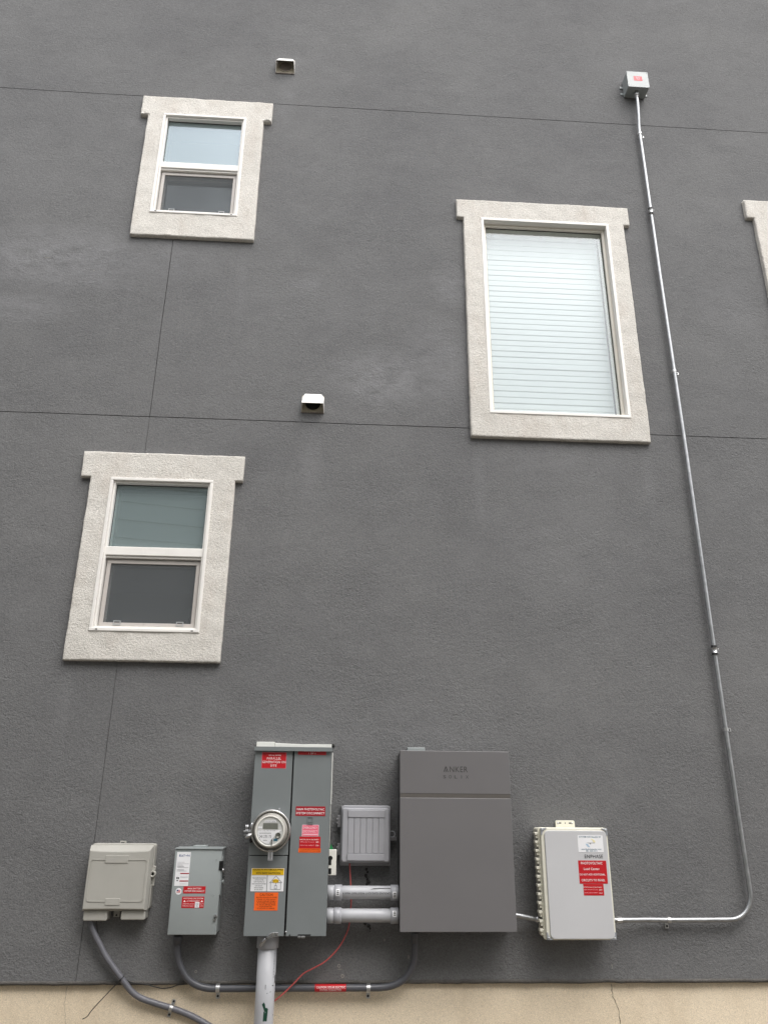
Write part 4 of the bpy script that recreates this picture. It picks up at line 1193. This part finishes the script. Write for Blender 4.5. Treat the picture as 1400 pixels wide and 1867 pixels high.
# ------------------------------------------------------------------ white plate with black sockets at the panel's right side
t = thing('outlet_plate', 'white plastic plate with black openings sticking out beside the steel panel', 'outlet', (0.01, 0, 1.28))
wx0, wx1, wz0, wz1 = -0.009, 0.029, 1.277, 1.393
m = MB(); m.box(wx0, wx1, 0.092, 0.121, wz0, wz1, 0.003); m.build('housing', M['white'], t)
x, z = at(602.5, 1564.5, 0.122)
m = MB(); m.prism([(x+0.0105*math.cos(2*math.pi*k/20), z+0.0105*math.sin(2*math.pi*k/20)) for k in range(20)], 0.120, 0.1216); m.build('round_socket', M['black'], t)
for (a, b) in ((1567, 1577.5), (1583, 1594)):
    e = rp(598, a, 604, b, 0.122); m = MB(); m.box(wx0+0.001, e[1], 0.120, 0.1219, e[2], e[3], 0.0006, 1); m.build('square_socket', M['black'], t)
x, z = at(602.7, 1548, 0.11)
m = MB(); m.prism([(x-0.007, z-0.002), (x+0.012, z-0.002), (x+0.002, z+0.024)], 0.098, 0.112, 0.001, 1); m.build('green_tab', M['greenplug'], t)

# ------------------------------------------------------------------ two thick plastic conduits to the battery panel
def thick_pipe(label, zc, marks, text, group):
    t = thing('plastic_conduit', label, 'conduit', (0.17, 0.1, zc), group)
    r, o = 0.0305, 0.100
    m = MB(); m.tube([(-0.0105, o, zc), (0.10, o, zc+0.0006), (0.22, o, zc+0.0004), (0.3375, o, zc)], r, 28); p = m.build('pipe', M['pvc'], t)
    m = MB(); m.tube([(-0.0098, o, zc), (-0.0080, o, zc), (0.0205, o, zc), (0.022, o, zc)], r, 28, rad=[0.0315, 0.0345, 0.0345, 0.0325]); m.build('adapter', M['pvc'], t)
    m = MB(); m.tube([(0.0225, o, zc), (0.0240, o, zc), (0.0590, o, zc), (0.0610, o, zc)], r, 28, rad=[0.034, 0.0358, 0.0358, 0.032]); c1 = m.build('coupling', M['pvc_fit'], t)
    m = MB(); m.tube([(0.297, o, zc), (0.299, o, zc), (0.3355, o, zc), (0.3372, o, zc)], r, 28, rad=[0.032, 0.0358, 0.0358, 0.034]); c2 = m.build('coupling', M['pvc_fit'], t)
    for c, (xa, xb, za, zb) in ((c1, marks[0]), (c2, marks[1])):
        if xa is None: continue
        m = MB(); n = 8; rr = 0.0364; vs, fs = [], []
        for k in range(n+1):
            a = (za+(zb-za)*k/n)/rr
            vs += [(xa, o+rr*math.cos(a), zc+rr*math.sin(a)), (xb, o+rr*math.cos(a), zc+rr*math.sin(a))]
            if k: fs.append((2*k-2, 2*k-1, 2*k+1, 2*k))
        m.add(vs, fs, True); lb = m.build('size_label', M['paper'], c)
        m = MB()
        for q in range(3):
            u = za+(zb-za)*(0.2+0.25*q); vs = []
            for du in (0, (zb-za)*0.14):
                a = (u+du)/(rr+0.0006); vs += [(xa+(xb-xa)*0.25, o+(rr+0.0006)*math.cos(a), zc+(rr+0.0006)*math.sin(a)), (xa+(xb-xa)*0.8, o+(rr+0.0006)*math.cos(a), zc+(rr+0.0006)*math.sin(a))]
            m.add(vs, [(0, 1, 3, 2)])
        m.build('bar_print', M['ink'], lb)
    if text:
        m = MB(); put_text(m, 'ABOVE GROUND SUNLIGHT RESISTANT MAX 9'[5:], 0.064, 0.296, zc-0.0045, zc+0.0045, 0, 0.0, flip=True, wrap=(o, zc, r+0.0012)); m.build('lettering', M['ink'], p, fix=False)
        m = MB(); m.add([(xx, o+(r+0.0010)*math.cos(a), zc+(r+0.0010)*math.sin(a)) for xx, a in ((0.195, 0.55), (0.215, 0.75), (0.30, 0.78), (0.30, 0.68), (0.24, 0.60))], [(0, 1, 2, 3, 4)]); m.build('scuff', M['gasket'], p)
    return t
thick_pipe('upper of two thick light grey pipes, printed with upside down lettering', 1.1995, ((0.031, 0.049, -0.012, 0.018), (0.307, 0.325, -0.024, 0.008)), True, 'thick grey pipes between panels')
thick_pipe('lower of two thick light grey pipes, with no lettering', 1.0995, ((None,)*4, (0.307, 0.325, -0.002, 0.026)), False, 'thick grey pipes between panels')

# ------------------------------------------------------------------ small ribbed grey box between the two panels
t = thing('cable_box', 'small grey plastic box with ribbed lid above the thick pipes', 'utility box', (0.17, 0, 1.319))
gx0, gx1, gz0, gz1 = rp(619.5, 1468, 714.5, 1578.7, 0.03)
gx0, gx1 = 0.046, 0.302
m = MB(); m.prism(rrect(gx0, gx1, gz0, gz1-0.002, 0.006), 0.002, 0.030, 0.003); m.build('base', M['gboxbase'], t)
lx0, lx1, lz0, lz1 = gx0+0.003, gx1-0.004, gz0+0.014, gz1
m = MB(); m.prism(rrect(lx0, lx1, lz0, lz1, 0.016), 0.0305, 0.058, 0.004, 2); m.build('lid_skirt', M['gbox'], t)
fx0, fx1, fz0, fz1 = rp(624.8, 1473, 709.5, 1572.5, 0.085)
m = MB(); m.prism(rrect(fx0, fx1, fz0, fz1, 0.012), 0.057, 0.080, 0.006, 3); lid = m.build('lid', M['gbox'], t)
r0, r1, rz0, rz1 = rp(635.2, 1475.5, 701, 1571, 0.085)
zb_, zt_ = at(660, 1556.6, 0.085)[1], at(660, 1490.5, 0.085)[1]
m = MB(); m.box(r0, r1, 0.079, 0.0868, zt_, rz1-0.003, 0.002, 2); m.build('top_bar', M['gbox'], t)
m = MB(); m.box(r0-0.001, r1+0.001, 0.079, 0.0878, rz0+0.004, zb_, 0.002, 2); m.build('bottom_bar', M['gbox'], t)
proto = None
pw = (r1-r0)/6
for k in range(6):
    if proto is None:
        m = MB(); m.box(r0+0.0012, r0+pw-0.0012, 0.079, 0.0838, zb_+0.001, zt_-0.001, 0.0018, 2); proto = rb_ = m.build('rib', M['gbox'], t)
    else:
        rb_ = proto.copy(); col.objects.link(rb_); rb_.parent = t
    rb_.location = (pw*k, 0, 0)
for (a, b) in ((1486, 1508), (1537.5, 1559)):
    e = rp(615.5, a, 620.5, b, 0.03)
    m = MB(); m.box(e[0], gx0+0.002, 0.012, 0.034, e[2], e[3], 0.002)
    for q in (0.35, 0.65): m.tube([(e[0]-0.001, 0.036, e[2]+(e[3]-e[2])*q-0.006), (e[0]-0.001, 0.036, e[2]+(e[3]-e[2])*q+0.006)], 0.004, 8)
    m.build('hinge', M['gboxbase'], t)
cx_, cz_ = at(715.5, 1520.8, 0.045)
m = MB(); ring = [(cx_+0.0115*math.cos(R(a)), 0.045, cz_+0.0135*math.sin(R(a))) for a in range(-100, 101, 20)]
m.tube([(lx1-0.001, 0.045, ring[0][2])]+ring+[(lx1-0.001, 0.045, ring[-1][2])], 0.0024, 8); m.build('latch_loop', M['gbox'], t)
e = rp(713.5, 1525.5, 722.5, 1533, 0.03); m = MB(); m.box(gx1-0.001, e[1], 0.012, 0.034, e[2], e[3], 0.002); m.build('latch_tab', M['gboxbase'], t)

# black sealant and loose fibre on the wall under the box
def blob(name, pts, mat, parent, r):
    m = MB()
    for (px, py, q) in pts:
        x, z = at(px, py)
        m.lathe(x, z, [(q*r, -0.001), (q*r*0.9, 0.004*q), (q*r*0.45, 0.008*q), (0.0002, 0.009*q)], 9)
    return m.build(name, mat, parent)
blob('sealant_smear', [(668, 1585, 1.0), (670, 1590, 0.8), (667, 1596, 1.1), (670, 1603, 0.9), (672, 1608, 1.2), (669, 1612, 0.9), (668, 1599, 0.7)], M['smear'], house, 0.0075)
blob('sealant_smear', [(666, 1684, 1.1), (672, 1688, 1.2), (675, 1693, 0.7), (674, 1698, 0.4)], M['smear'], house, 0.0075)

# ------------------------------------------------------------------ thick riser below the meter panel
t = thing('riser_pipe', 'thick light grey vertical pipe rising into the steel panel', 'pipe', (-0.285, 0, 0))
rx, ro, rr = -0.2850, 0.100, 0.0445
m = MB(); m.tube([(rx+0.003, ro, -0.3), (rx+0.002, ro, 0.3), (rx, ro, 0.7), (rx-0.0005, ro, 1.022)], rr, 36); p = m.build('pipe', M['pvc'], t)
m = MB(); m.tube([(rx, ro, 0.962), (rx, ro, 0.964), (rx, ro, 1.0195), (rx, ro, 1.021)], rr, 36, rad=[0.0475, 0.0515, 0.0515, 0.050]); m.build('coupling', M['pvc_fit'], t)
def on_riser(pts, lift=0.0009):
    "photo outline wrapped on the pipe"
    out = []
    for px, py in pts:
        x, z = at(px, py, ro+rr*0.9)
        dx = max(-rr*0.98, min(rr*0.98, x-rx))
        out.append((rx+dx, ro+math.sqrt(rr*rr-dx*dx)+lift, z))
    return out
for poly in (((478, 1831), (481.5, 1827), (489, 1840), (488, 1846), (482.5, 1844)), ((481, 1844.2), (488.5, 1844.2), (486.5, 1862), (479.5, 1862))):
    MB().add(on_riser(poly), [tuple(range(len(poly)))]).build('green_tape', M['green'], p)
for poly in (((500.5, 1780), (502, 1780), (501, 1795), (499.8, 1795)), ((486.5, 1811), (494, 1808), (494, 1809), (486.5, 1812)), ((484, 1795), (485, 1795), (484.5, 1804), (483.8, 1804)), ((496, 1797), (498.5, 1797), (498, 1799), (496, 1798.5)), ((497, 1852), (498.2, 1852), (498, 1854), (497, 1854))):
    MB().add(on_riser(poly), [tuple(range(len(poly)))]).build('scuff', M['gasket'], p)
m = MB()
for k, ch in enumerate('SCHEDULE40'):
    z = 0.945-k*0.0105
    vs, fs = text_mesh(ch, 0.0)
    a0 = min(v[0] for v in vs); a1 = max(v[0] for v in vs); b0 = min(v[1] for v in vs); b1 = max(v[1] for v in vs)
    out = []
    for v in vs:
        u = (v[0]-a0)/(a1-a0); w_ = (v[1]-b0)/(b1-b0)
        an = 0.86+w_*0.15
        out.append((rx+(rr+0.0008)*math.sin(an), ro+(rr+0.0008)*math.cos(an), z-u*0.007))
    m.add(out, fs)
m.build('lettering', M['ink_grey'], p, fix=False)

# ------------------------------------------------------------------ switch box left of the meter panel
SX0, SX1, SZ0, SZ1, SO = -0.757, -0.529, 1.0195, 1.396, 0.122
t = thing('disconnect_switch', 'light grey metal switch box with white label and two red stickers', 'switch box', (-0.64, 0, SZ0))
m = MB(); m.box(SX0+0.003, SX1-0.001, 0.003, 0.112, SZ0+0.003, SZ1-0.004, 0.002); m.build('body', M['switch'], t)
m = MB(); m.box(SX0, SX1, 0.1125, SO, SZ0, SZ1-0.006, 0.003, 3); m.build('door', M['switch'], t)
m = MB(); m.side_prism([(0.003, SZ1-0.003), (0.003, SZ1+0.002), (0.127, SZ1-0.0005), (0.127, SZ1-0.0045), (0.1245, SZ1-0.0045), (0.1245, SZ1-0.003)], SX0-0.001, SX1+0.003); m.build('top_flange', M['switch'], t)
m = MB(); m.box(SX0+0.004, SX1-0.004, 0.1123, SO-0.0015, SZ1-0.0062, SZ1-0.0048); m.build('door_gap', M['black'], t)
hx0, hz_ = at(353, 1544, 0.06); hx1, _ = at(379, 1544, 0.06)
m = MB(); m.prism(rrect(hx0, hx1, SZ1-0.01, SZ1+0.0105, 0.008), 0.03, 0.085, 0.003); m.build('hub_plate', M['switch'], t)
# throw handle on the right side
e = rp(400.5, 1569.5, 405, 1587, SO)
m = MB(); m.prism(rrect(e[0], e[1]+0.002, e[2], e[3], 0.004), SO-0.03, SO+0.004, 0.002); m.build('handle_grip', M['black'], t)
m = MB(); m.side_prism([(0.050, 1.17), (0.118, 1.19), (0.112, 1.355), (0.085, 1.36), (0.060, 1.27)], SX1+0.0005, SX1+0.004); m.tube([(SX1+0.001, 0.075, 1.245), (SX1+0.013, 0.075, 1.245)], 0.012, 12); hb = m.build('handle_plate', M['switch'], t)
m = MB(); m.tube([(SX1+0.009, 0.075, 1.245), (SX1+0.010, 0.098, 1.29), (SX1+0.008, SO-0.006, e[2]+0.004)], 0.005, 8); m.build('handle_arm', M['steel'], hb)
x, z = at(392, 1672.5, SO)
m = MB(); m.prism([(x-0.006, z-0.014), (x+0.004, z-0.016), (x+0.012, z+0.004), (x+0.004, z+0.016), (x-0.003, z+0.010)], SO+0.0005, SO+0.007, 0.0015, 1); lt = m.build('door_latch', M['steel'], t)
MB().disc(x+0.001, z-0.002, 0.004, SO+0.0085, 10).build('latch_hole', M['gasket'], lt)
for (px, py, r_) in ((389, 1632.5, 0.006), (395, 1568, 0.0035)):
    x, z = at(px, py, SO); m = MB(); m.lathe(x, z, [(r_, SO+0.0002), (r_*0.85, SO+0.0016), (r_*0.7, SO+0.0006), (0.0002, SO+0.0006)], 16); m.build('embossed_ring', M['switch'], t)
s = mark(sticker(t, 'maker_label', (323.8, 1553.4, 343.2, 1615.2), SO, M['paper'], [('E', 0.17, 0.33, 0.075, 0.135, 'ink_blue', 0.03), ('T', 0.46, 0.60, 0.075, 0.135, 'ink_blue', 0.03), ('N', 0.76, 0.93, 0.075, 0.135, 'ink_blue', 0.03)]), SO)
x0, x1, z0, z1 = s['_r']; W, H = x1-x0, z1-z0
m = MB(); m.prism([uv(0.34, 0.135), uv(0.395, 0.075), uv(0.45, 0.135), uv(0.42, 0.135), uv(0.395, 0.105), uv(0.37, 0.135)], SO+0.0005, SO+0.0016)
m.prism([(uv(0.68, 0.105)[0]+0.0022*math.cos(2*math.pi*k/12), uv(0.68, 0.105)[1]+0.0022*math.sin(2*math.pi*k/12)) for k in range(12)], SO+0.0005, SO+0.0016); m.build('letter_shapes', M['ink_blue'], s)
sub_rects(s, 'fine_print', M['ink_grey'], [(0.09, 0.60, 0.30, 0.306), (0.09, 0.93, 0.345, 0.351), (0.09, 0.5, 0.38, 0.386), (0.09, 0.55, 0.41, 0.416), (0.09, 0.6, 0.43, 0.436), (0.09, 0.92, 0.455, 0.462), (0.09, 0.6, 0.515, 0.521), (0.09, 0.62, 0.535, 0.541), (0.09, 0.8, 0.56, 0.567), (0.38, 0.95, 0.735, 0.745), (0.38, 0.95, 0.94, 0.945)])
sub_rects(s, 'danger_bar', M['red_dark'], [(0.36, 1.0, 0.62, 0.65), (0.36, 1.0, 0.84, 0.872)])
sub_rects(s, 'pictogram', M['ink'], [(0.14, 0.24, 0.83, 0.86), (0.12, 0.19, 0.74, 0.80), (0.22, 0.30, 0.745, 0.80)])
x, z = at(326, 1625.2, SO)
m = MB(); m.disc(x, z, 0.0145, SO+0.0009, 28); fl = m.build('flag_sticker', M['paper'], t)
m = MB(); m.box(x-0.0085, x-0.001, SO+0.0006, SO+0.0018, z+0.0005, z+0.007); m.build('flag_canton', M['ink_blue'], fl)
m = MB()
for q in range(3): m.box(x-0.0008 if q < 1 else x-0.0085, x+0.009, SO+0.0006, SO+0.0018, z+0.0045-q*0.0045, z+0.0065-q*0.0045)
m.build('flag_stripe', M['salmon'], fl)
sticker(t, 'warning_sticker', (335.3, 1615.8, 374.6, 1628.9), SO, M['red'], [('MAIN BATTERY', 0.2, 0.82, 0.21, 0.43, 'ink_white', 0.02), ('SYSTEM DISCONNECT', 0.06, 0.96, 0.56, 0.79, 'ink_white', 0.015)])
s = mark(sticker(t, 'rating_sticker', (332.8, 1634.7, 371.6, 1655.5), SO, M['red'], [('PHOTOVOLTAIC SYSTEM', 0.07, 0.95, 0.10, 0.22, 'ink_white', 0.02), ('AC DISCONNECT', 0.22, 0.80, 0.32, 0.45, 'ink_white', 0.01), ('OPERATING VOLTAGE', 0.06, 0.57, 0.60, 0.68, 'ink_white', 0), ('VOLTS', 0.84, 0.98, 0.60, 0.68, 'ink_white', 0), ('OPERATING CURRENT', 0.06, 0.57, 0.78, 0.86, 'ink_white', 0), ('AMPS', 0.85, 0.97, 0.78, 0.86, 'ink_white', 0)]), SO)
x0, x1, z0, z1 = s['_r']; W, H = x1-x0, z1-z0
m = MB()
for u in (0.12, 0.90):
    m.prism([uv(u-0.055, 0.47), uv(u+0.055, 0.47), uv(u, 0.30)], SO+0.0005, SO+0.0014)
m.build('warning_triangle', M['ink_white'], s)
m = MB(); a = uv(0.60, 0.97); b = uv(0.80, 0.47); m.box(a[0], b[0], SO+0.0004, SO+0.0017, a[1], b[1], 0.0); ov = m.build('handwritten_patch', M['paper'], s)
m = MB(); put_text(m, '240', a[0]+0.004, b[0]-0.004, b[1]-0.012, b[1]-0.005, SO+0.0023, 0); put_text(m, '21', a[0]+0.006, b[0]-0.005, a[1]+0.004, a[1]+0.011, SO+0.0023, 0); m.build('lettering', M['ink_grey'], ov, fix=False)

# ------------------------------------------------------------------ beige grey telephone box, far left
TX0, TX1, TZ0, TZ1 = -1.176, -0.874, 1.114, 1.404
t = thing('telecom_box', 'beige grey plastic telecom box at the far left of the row', 'utility box', (-1.02, 0, TZ0))
bx0, bx1, bz0, bz1 = -1.176, -0.868, 1.118, 1.412
m = MB(); m.prism(rrect(bx0, bx1, bz0, bz1, 0.012), 0.004, 0.050, 0.004); m.build('base', M['beige'], t)
m = MB(); m.prism(rrect(TX0-0.001, TX1+0.002, TZ0, TZ1+0.002, 0.010), 0.0505, 0.072, 0.004); m.build('lid_skirt', M['beige'], t)
# domed lid: chamfered block with a sloping top
def frustum(mb, x0, x1, z0, z1, o0, o1, il, ir, ib, it, n=10, sag=0.0):
    "block whose front face is inset; the top edge of the front face bows down in the middle"
    back = [(x0, o0, z0), (x1, o0, z0), (x1, o0, z1), (x0, o0, z1)]
    fr_b = [(x0+il+(x1-x0-il-ir)*k/n, o1, z0+ib+sag*0.6*(1-(2*k/n-1)**2)*0.4) for k in range(n+1)]
    fr_t = [(x1-ir-(x1-x0-il-ir)*k/n, o1, z1-it-sag*(1-(2*k/n-1)**2)) for k in range(n+1)]
    bb = [(x0+(x1-x0)*k/n, o0, z0) for k in range(n+1)]
    bt = [(x1-(x1-x0)*k/n, o0, z1) for k in range(n+1)]
    vs = fr_b+fr_t+bb+bt
    N = n+1
    fs = [tuple(range(2*N))]
    for k in range(n):
        fs.append((2*N+k, 2*N+k+1, k+1, k)); fs.append((3*N+k, 3*N+k+1, N+k+1, N+k))
    fs.append((2*N+n, 3*N, N, n)); fs.append((4*N-1, 2*N, 0, 2*N-1))
    fs.append(tuple(range(2*N, 4*N))[::-1])
    bm = bmesh.new()
    V_ = [bm.verts.new(v) for v in vs]
    for f in fs: bm.faces.new([V_[i] for i in f])
    bmesh.ops.recalc_face_normals(bm, faces=bm.faces)
    ed = [e for e in bm.edges if all(abs(v.co.y-o1) < 1e-7 for v in e.verts)]
    bmesh.ops.bevel(bm, geom=ed, offset=0.004, segments=3, affect='EDGES', profile=0.5)
    mb.from_bm(bm)
m = MB(); frustum(m, TX0, TX1+0.001, TZ0+0.002, TZ1, 0.0705, 0.098, 0.004, 0.010, 0.008, 0.022, sag=0.006); m.build('lid', M['beige'], t)
LO = 0.098
def outline(mb, poly, w_, o0, o1):
    for (ax, az), (bx, bz) in zip(poly, poly[1:]+poly[:1]):
        d = Vector((bx-ax, bz-az))
        if d.length < 1e-6: continue
        d = d.normalized()*w_; n_ = Vector((-d.y, d.x))
        mb.prism([(ax-d.x*0.5+n_.x, az-d.y*0.5+n_.y), (bx+d.x*0.5+n_.x, bz+d.y*0.5+n_.y), (bx+d.x*0.5-n_.x, bz+d.y*0.5-n_.y), (ax-d.x*0.5-n_.x, az-d.y*0.5-n_.y)], o0, o1)
e = rp(166.5, 1567.5, 262, 1643.8, LO); e = (e[0]+0.003, e[1]-0.004, e[2], e[3])
m = MB(); outline(m, rrect(e[0], e[1], e[2], e[3], 0.010, 4), 0.0013, LO-0.001, LO+0.0022); m.build('raised_border', M['beige'], t)
a = rp(193.8, 1559.5, 233.6, 1573.6, LO); m = MB(); m.prism(rrect(a[0], a[1], a[2], a[3], 0.003), LO-0.001, LO+0.0030, 0.001, 1); m.build('raised_tab', M['beige'], t)
a = rp(193, 1638, 218.6, 1650.4, LO); m = MB(); m.prism(rrect(a[0], a[1], a[2], a[3], 0.003), LO-0.001, LO+0.0030, 0.001, 1); m.build('raised_tab', M['beige'], t)
for (a, b) in (((153.2, 1664), (195, 1679)), ((222, 1661.5), (264.5, 1677.3))):
    q = rp(*a, *b, 0.075); m = MB(); m.prism(rrect(q[0], q[1], q[2], TZ0+0.004, 0.008), 0.006, 0.080, 0.005, 2); m.build('cable_shroud', M['beige'], t)
q = rp(206.5, 1665, 217, 1672.5, 0.03); m = MB(); m.box(q[0], q[1], 0.003, 0.018, q[2], TZ0+0.006, 0.002); fx = m.build('mounting_tab', M['beige'], t)
MB().disc((q[0]+q[1])/2, q[2]+0.008, 0.0045, 0.0195, 10).build('hole', M['gasket'], fx)
q = rp(219.5, 1533, 230, 1541, 0.01); m = MB(); m.box(q[0], q[1], 0.003, 0.010, bz1-0.004, q[3], 0.0015); fx = m.build('mounting_tab', M['beige'], t)
MB().box(q[0]+0.006, q[1]-0.008, 0.009, 0.0108, q[3]-0.012, q[3]-0.006).build('hole', M['gasket'], fx)
# padlock latch at the right
cx_, cz_ = at(279, 1593.5, 0.06)
m = MB(); m.lathe(cx_, cz_, [(0.0155, 0.048), (0.0155, 0.064), (0.0145, 0.066), (0.0075, 0.066), (0.0075, 0.056)], 20); m.box(bx1-0.002, cx_+0.008, 0.030, 0.0475, cz_-0.055, cz_+0.035, 0.003); lt = m.build('lid_latch', M['beige'], t)
MB().disc(cx_, cz_, 0.0073, 0.058, 14).build('hole', M['gasket'], lt)
x, z = at(276, 1610.5, 0.05); MB().disc(x, z, 0.0055, 0.0485, 12).build('hole', M['gasket'], lt)
for zz in (1.375, 1.16):
    m = MB(); m.tube([(bx0-0.0035, 0.048, zz-0.018), (bx0-0.0035, 0.048, zz+0.018)], 0.0045, 10); m.box(bx0-0.006, bx0+0.001, 0.030, 0.0465, zz-0.018, zz+0.018, 0.001, 1); m.build('hinge', M['beige'], t)

# ------------------------------------------------------------------ dark conduits, straps, cables and wire along the foot of the wall
def px_path(pts, off):
    "photo points at given distance from the wall; (px, py[, off])"
    out = []
    for p in pts:
        o = p[2] if len(p) > 2 else off
        x, z = at(p[0], p[1], o)
        out.append((x, o, z))
    return out
t = thing('grey_conduit', 'dark grey conduit looping from the switch box along the foundation to the dark panel', 'conduit', (-0.1, 0, 0.77))
A = [(325, 1706, 0.055), (323.8, 1722, 0.052), (323.8, 1738, 0.046), (327.5, 1757, 0.040), (335.7, 1775, 0.034), (346, 1787.5, 0.030), (360, 1796.5, 0.026), (378, 1801.5, 0.022), (400, 1802.5, 0.020), (466, 1802, 0.020), (570, 1801.5, 0.020), (670, 1801, 0.020), (698, 1800.3, 0.022), (718, 1796, 0.026), (734, 1787.5, 0.032), (746, 1774, 0.040), (753, 1757, 0.048), (756, 1740, 0.056), (756.5, 1720, 0.062), (756.5, 1700, 0.064)]
pa = px_path(A, 0.02)
fine = smooth_path(pa, 6)
m = MB(); m.tube(fine, 0.0157, 18); p = m.build('pipe', M['pvc_dark'], t)
def end_fitting(root, a, b, r0, r1, mat):
    a, b = Vector(a), Vector(b)
    m = MB(); m.tube([tuple(a), tuple(a.lerp(b, 0.06)), tuple(a.lerp(b, 0.55)), tuple(a.lerp(b, 0.6)), tuple(b)], r0, 18, rad=[r0*0.95, r0, r0, r1, r1]); return m.build('end_fitting', mat, root)
end_fitting(t, fine[0], fine[6], 0.0215, 0.0185, M['pvc_dark'])
end_fitting(t, fine[-1], fine[-7], 0.0205, 0.0175, M['pvc_dark'])
for px in (397.8, 671.5):
    x, z = at(px, 1802, 0.02)
    conduit_strap(t, x, z, 0.020, 0.0157, 'x', M['emt_fit'])
x0, z = at(574, 1802, 0.036); x1, _ = at(631, 1802, 0.036)
zc = at(602, 1801.3, 0.02)[1]
m = MB(); m.tube([(x0, 0.020, zc), (x1, 0.020, zc)], 0.0166, 20, cap=False); sl = m.build('warning_sleeve', M['red'], t)
m = MB(); put_text(m, 'CAUTION: SOLAR ELECTRIC', x0+0.008, x1-0.004, zc+0.0012, zc+0.0098, 0, 0.02, wrap=(0.020, zc, 0.0174)); put_text(m, 'SYSTEM CONNECTED', x0+0.024, x1-0.022, zc-0.0105, zc-0.0025, 0, 0.0, wrap=(0.020, zc, 0.0174)); m.build('lettering', M['ink_white'], sl, fix=False)

t = thing('grey_conduit', 'dark grey conduit slanting down from the beige box across the tan foundation', 'conduit', (-0.9, 0, 0.65))
B = [(166, 1668, 0.045), (166.5, 1684, 0.044), (174, 1705, 0.042), (183, 1723, 0.038), (192.5, 1742, 0.034), (206, 1762, 0.030), (220, 1781, 0.026), (231, 1796, 0.020), (241, 1808, 0.014), (256, 1819, 0.008), (280, 1828, 0.004), (312.5, 1838, 0.0), (335, 1846, -0.002), (354, 1854.5, -0.003), (378, 1868, -0.003), (402, 1884, -0.003), (430, 1905, -0.003)]
pb = px_path(B, 0.0)
fb = smooth_path(pb, 6)
m = MB(); m.tube(fb, 0.0136, 16); m.build('pipe', M['pvc_mid'], t)
# strap across the slanting run
i = min(range(len(fb)), key=lambda k: abs(fb[k][0]-at(312.5, 1838, 0.0)[0]))
c = Vector(fb[i]); d = (Vector(fb[i+1])-Vector(fb[i-1])); d.y = 0; d.normalize()
nrm = Vector((-d.z, 0, d.x))
if nrm.z < 0: nrm = -nrm
def strap_slant():
    m = MB(); w_ = 0.008; vs, fs = [], []
    prof = [(-0.040, -0.0155), (-0.0155, -0.0150)]+[(math.cos(math.pi-math.pi*k/10)*0.0155, math.sin(math.pi-math.pi*k/10)*0.0155) for k in range(11)]+[(0.0155, -0.0150), (0.034, -0.0155)]
    for th in (0.0, 0.0016):
        for a, h in prof:
            for s_ in (-w_, w_):
                q = c+nrm*a+d*s_
                vs.append((q.x, max(-0.0178, c.y+h)+th, q.z))
    n_ = len(prof)
    for L in (0, 1):
        for k in range(n_-1):
            b = L*2*n_+2*k
            fs.append((b, b+1, b+3, b+2))
    for k in range(n_-1):
        for s_ in (0, 1): fs.append((2*k+s_, 2*k+2+s_, 2*n_+2*k+2+s_, 2*n_+2*k+s_))
    m.add(vs, fs); st = m.build('strap', M['emt_fit'], t)
    for a in (-0.030, 0.026):
        q = c+nrm*a; MB().lathe(q.x, q.z, [(0.0052, -0.0160), (0.005, -0.0125), (0.0002, -0.0118)], 10).build('screw', M['gasket'], st)
strap_slant()
# cable tie with a long tail
i = min(range(len(fb)), key=lambda k: abs(fb[k][0]-at(222, 1783, 0.026)[0]))
c = Vector(fb[i]); d = (Vector(fb[i+1])-Vector(fb[i-1])).normalized()
side = d.cross(Vector((0, 1, 0))).normalized(); out = side.cross(d).normalized()
ring = [tuple(c+(side*math.cos(2*math.pi*k/16)+out*math.sin(2*math.pi*k/16))*0.0148) for k in range(17)]
m = MB(); m.tube(ring, 0.0019, 6, cap=False)
m.tube(smooth_path(px_path([(221, 1787, 0.036), (212, 1795, 0.034), (190, 1818, 0.026), (168, 1842, 0.020), (160, 1853, 0.018), (151, 1858, 0.020)], 0.03), 5), 0.0022, 6); m.build('cable_tie', M['rubber'], t)

t = thing('thin_cable', 'thin black cable hanging from the beige box and sagging to the dark conduit', 'cable', (-0.9, 0, 0.78))
C = [(176.5, 1676, 0.03), (177.5, 1690, 0.022), (180, 1706, 0.012), (190, 1735, 0.008), (207, 1762, 0.006), (224, 1780.5, 0.006), (232, 1787, 0.008), (243, 1792, 0.012), (265, 1794.5, 0.014), (282, 1799, 0.010), (297, 1802, 0.006), (313, 1800, 0.006), (324, 1796, 0.010), (337, 1794.5, 0.010)]
m = MB(); m.tube(smooth_path(px_path(C, 0.01), 5), 0.0021, 8); m.build('cable', M['rubber'], t)

t = thing('red_wire', 'thin red wire hanging from the ribbed box and curving behind the riser', 'wire', (0.05, 0, 0.75))
Dp = [(637.5, 1574, 0.030), (638.5, 1596, 0.030), (639.8, 1620, 0.030), (640, 1650, 0.030), (636.5, 1686, 0.034), (630, 1706, 0.036), (618, 1727, 0.036), (604, 1743, 0.036), (589.5, 1755.5, 0.036), (571, 1765.5, 0.038), (555, 1774, 0.040), (545, 1783, 0.044), (535, 1794, 0.048), (518, 1810.5, 0.050), (501, 1824.5, 0.044), (488, 1834, 0.036), (476, 1850, 0.025)]
m = MB(); m.tube(smooth_path(px_path(Dp, 0.03), 5), 0.0034, 10); m.build('wire', M['redwire'], t)

for o in list(bpy.data.objects):
    for k in ('_r', '_off'):
        if k in o: del o[k]
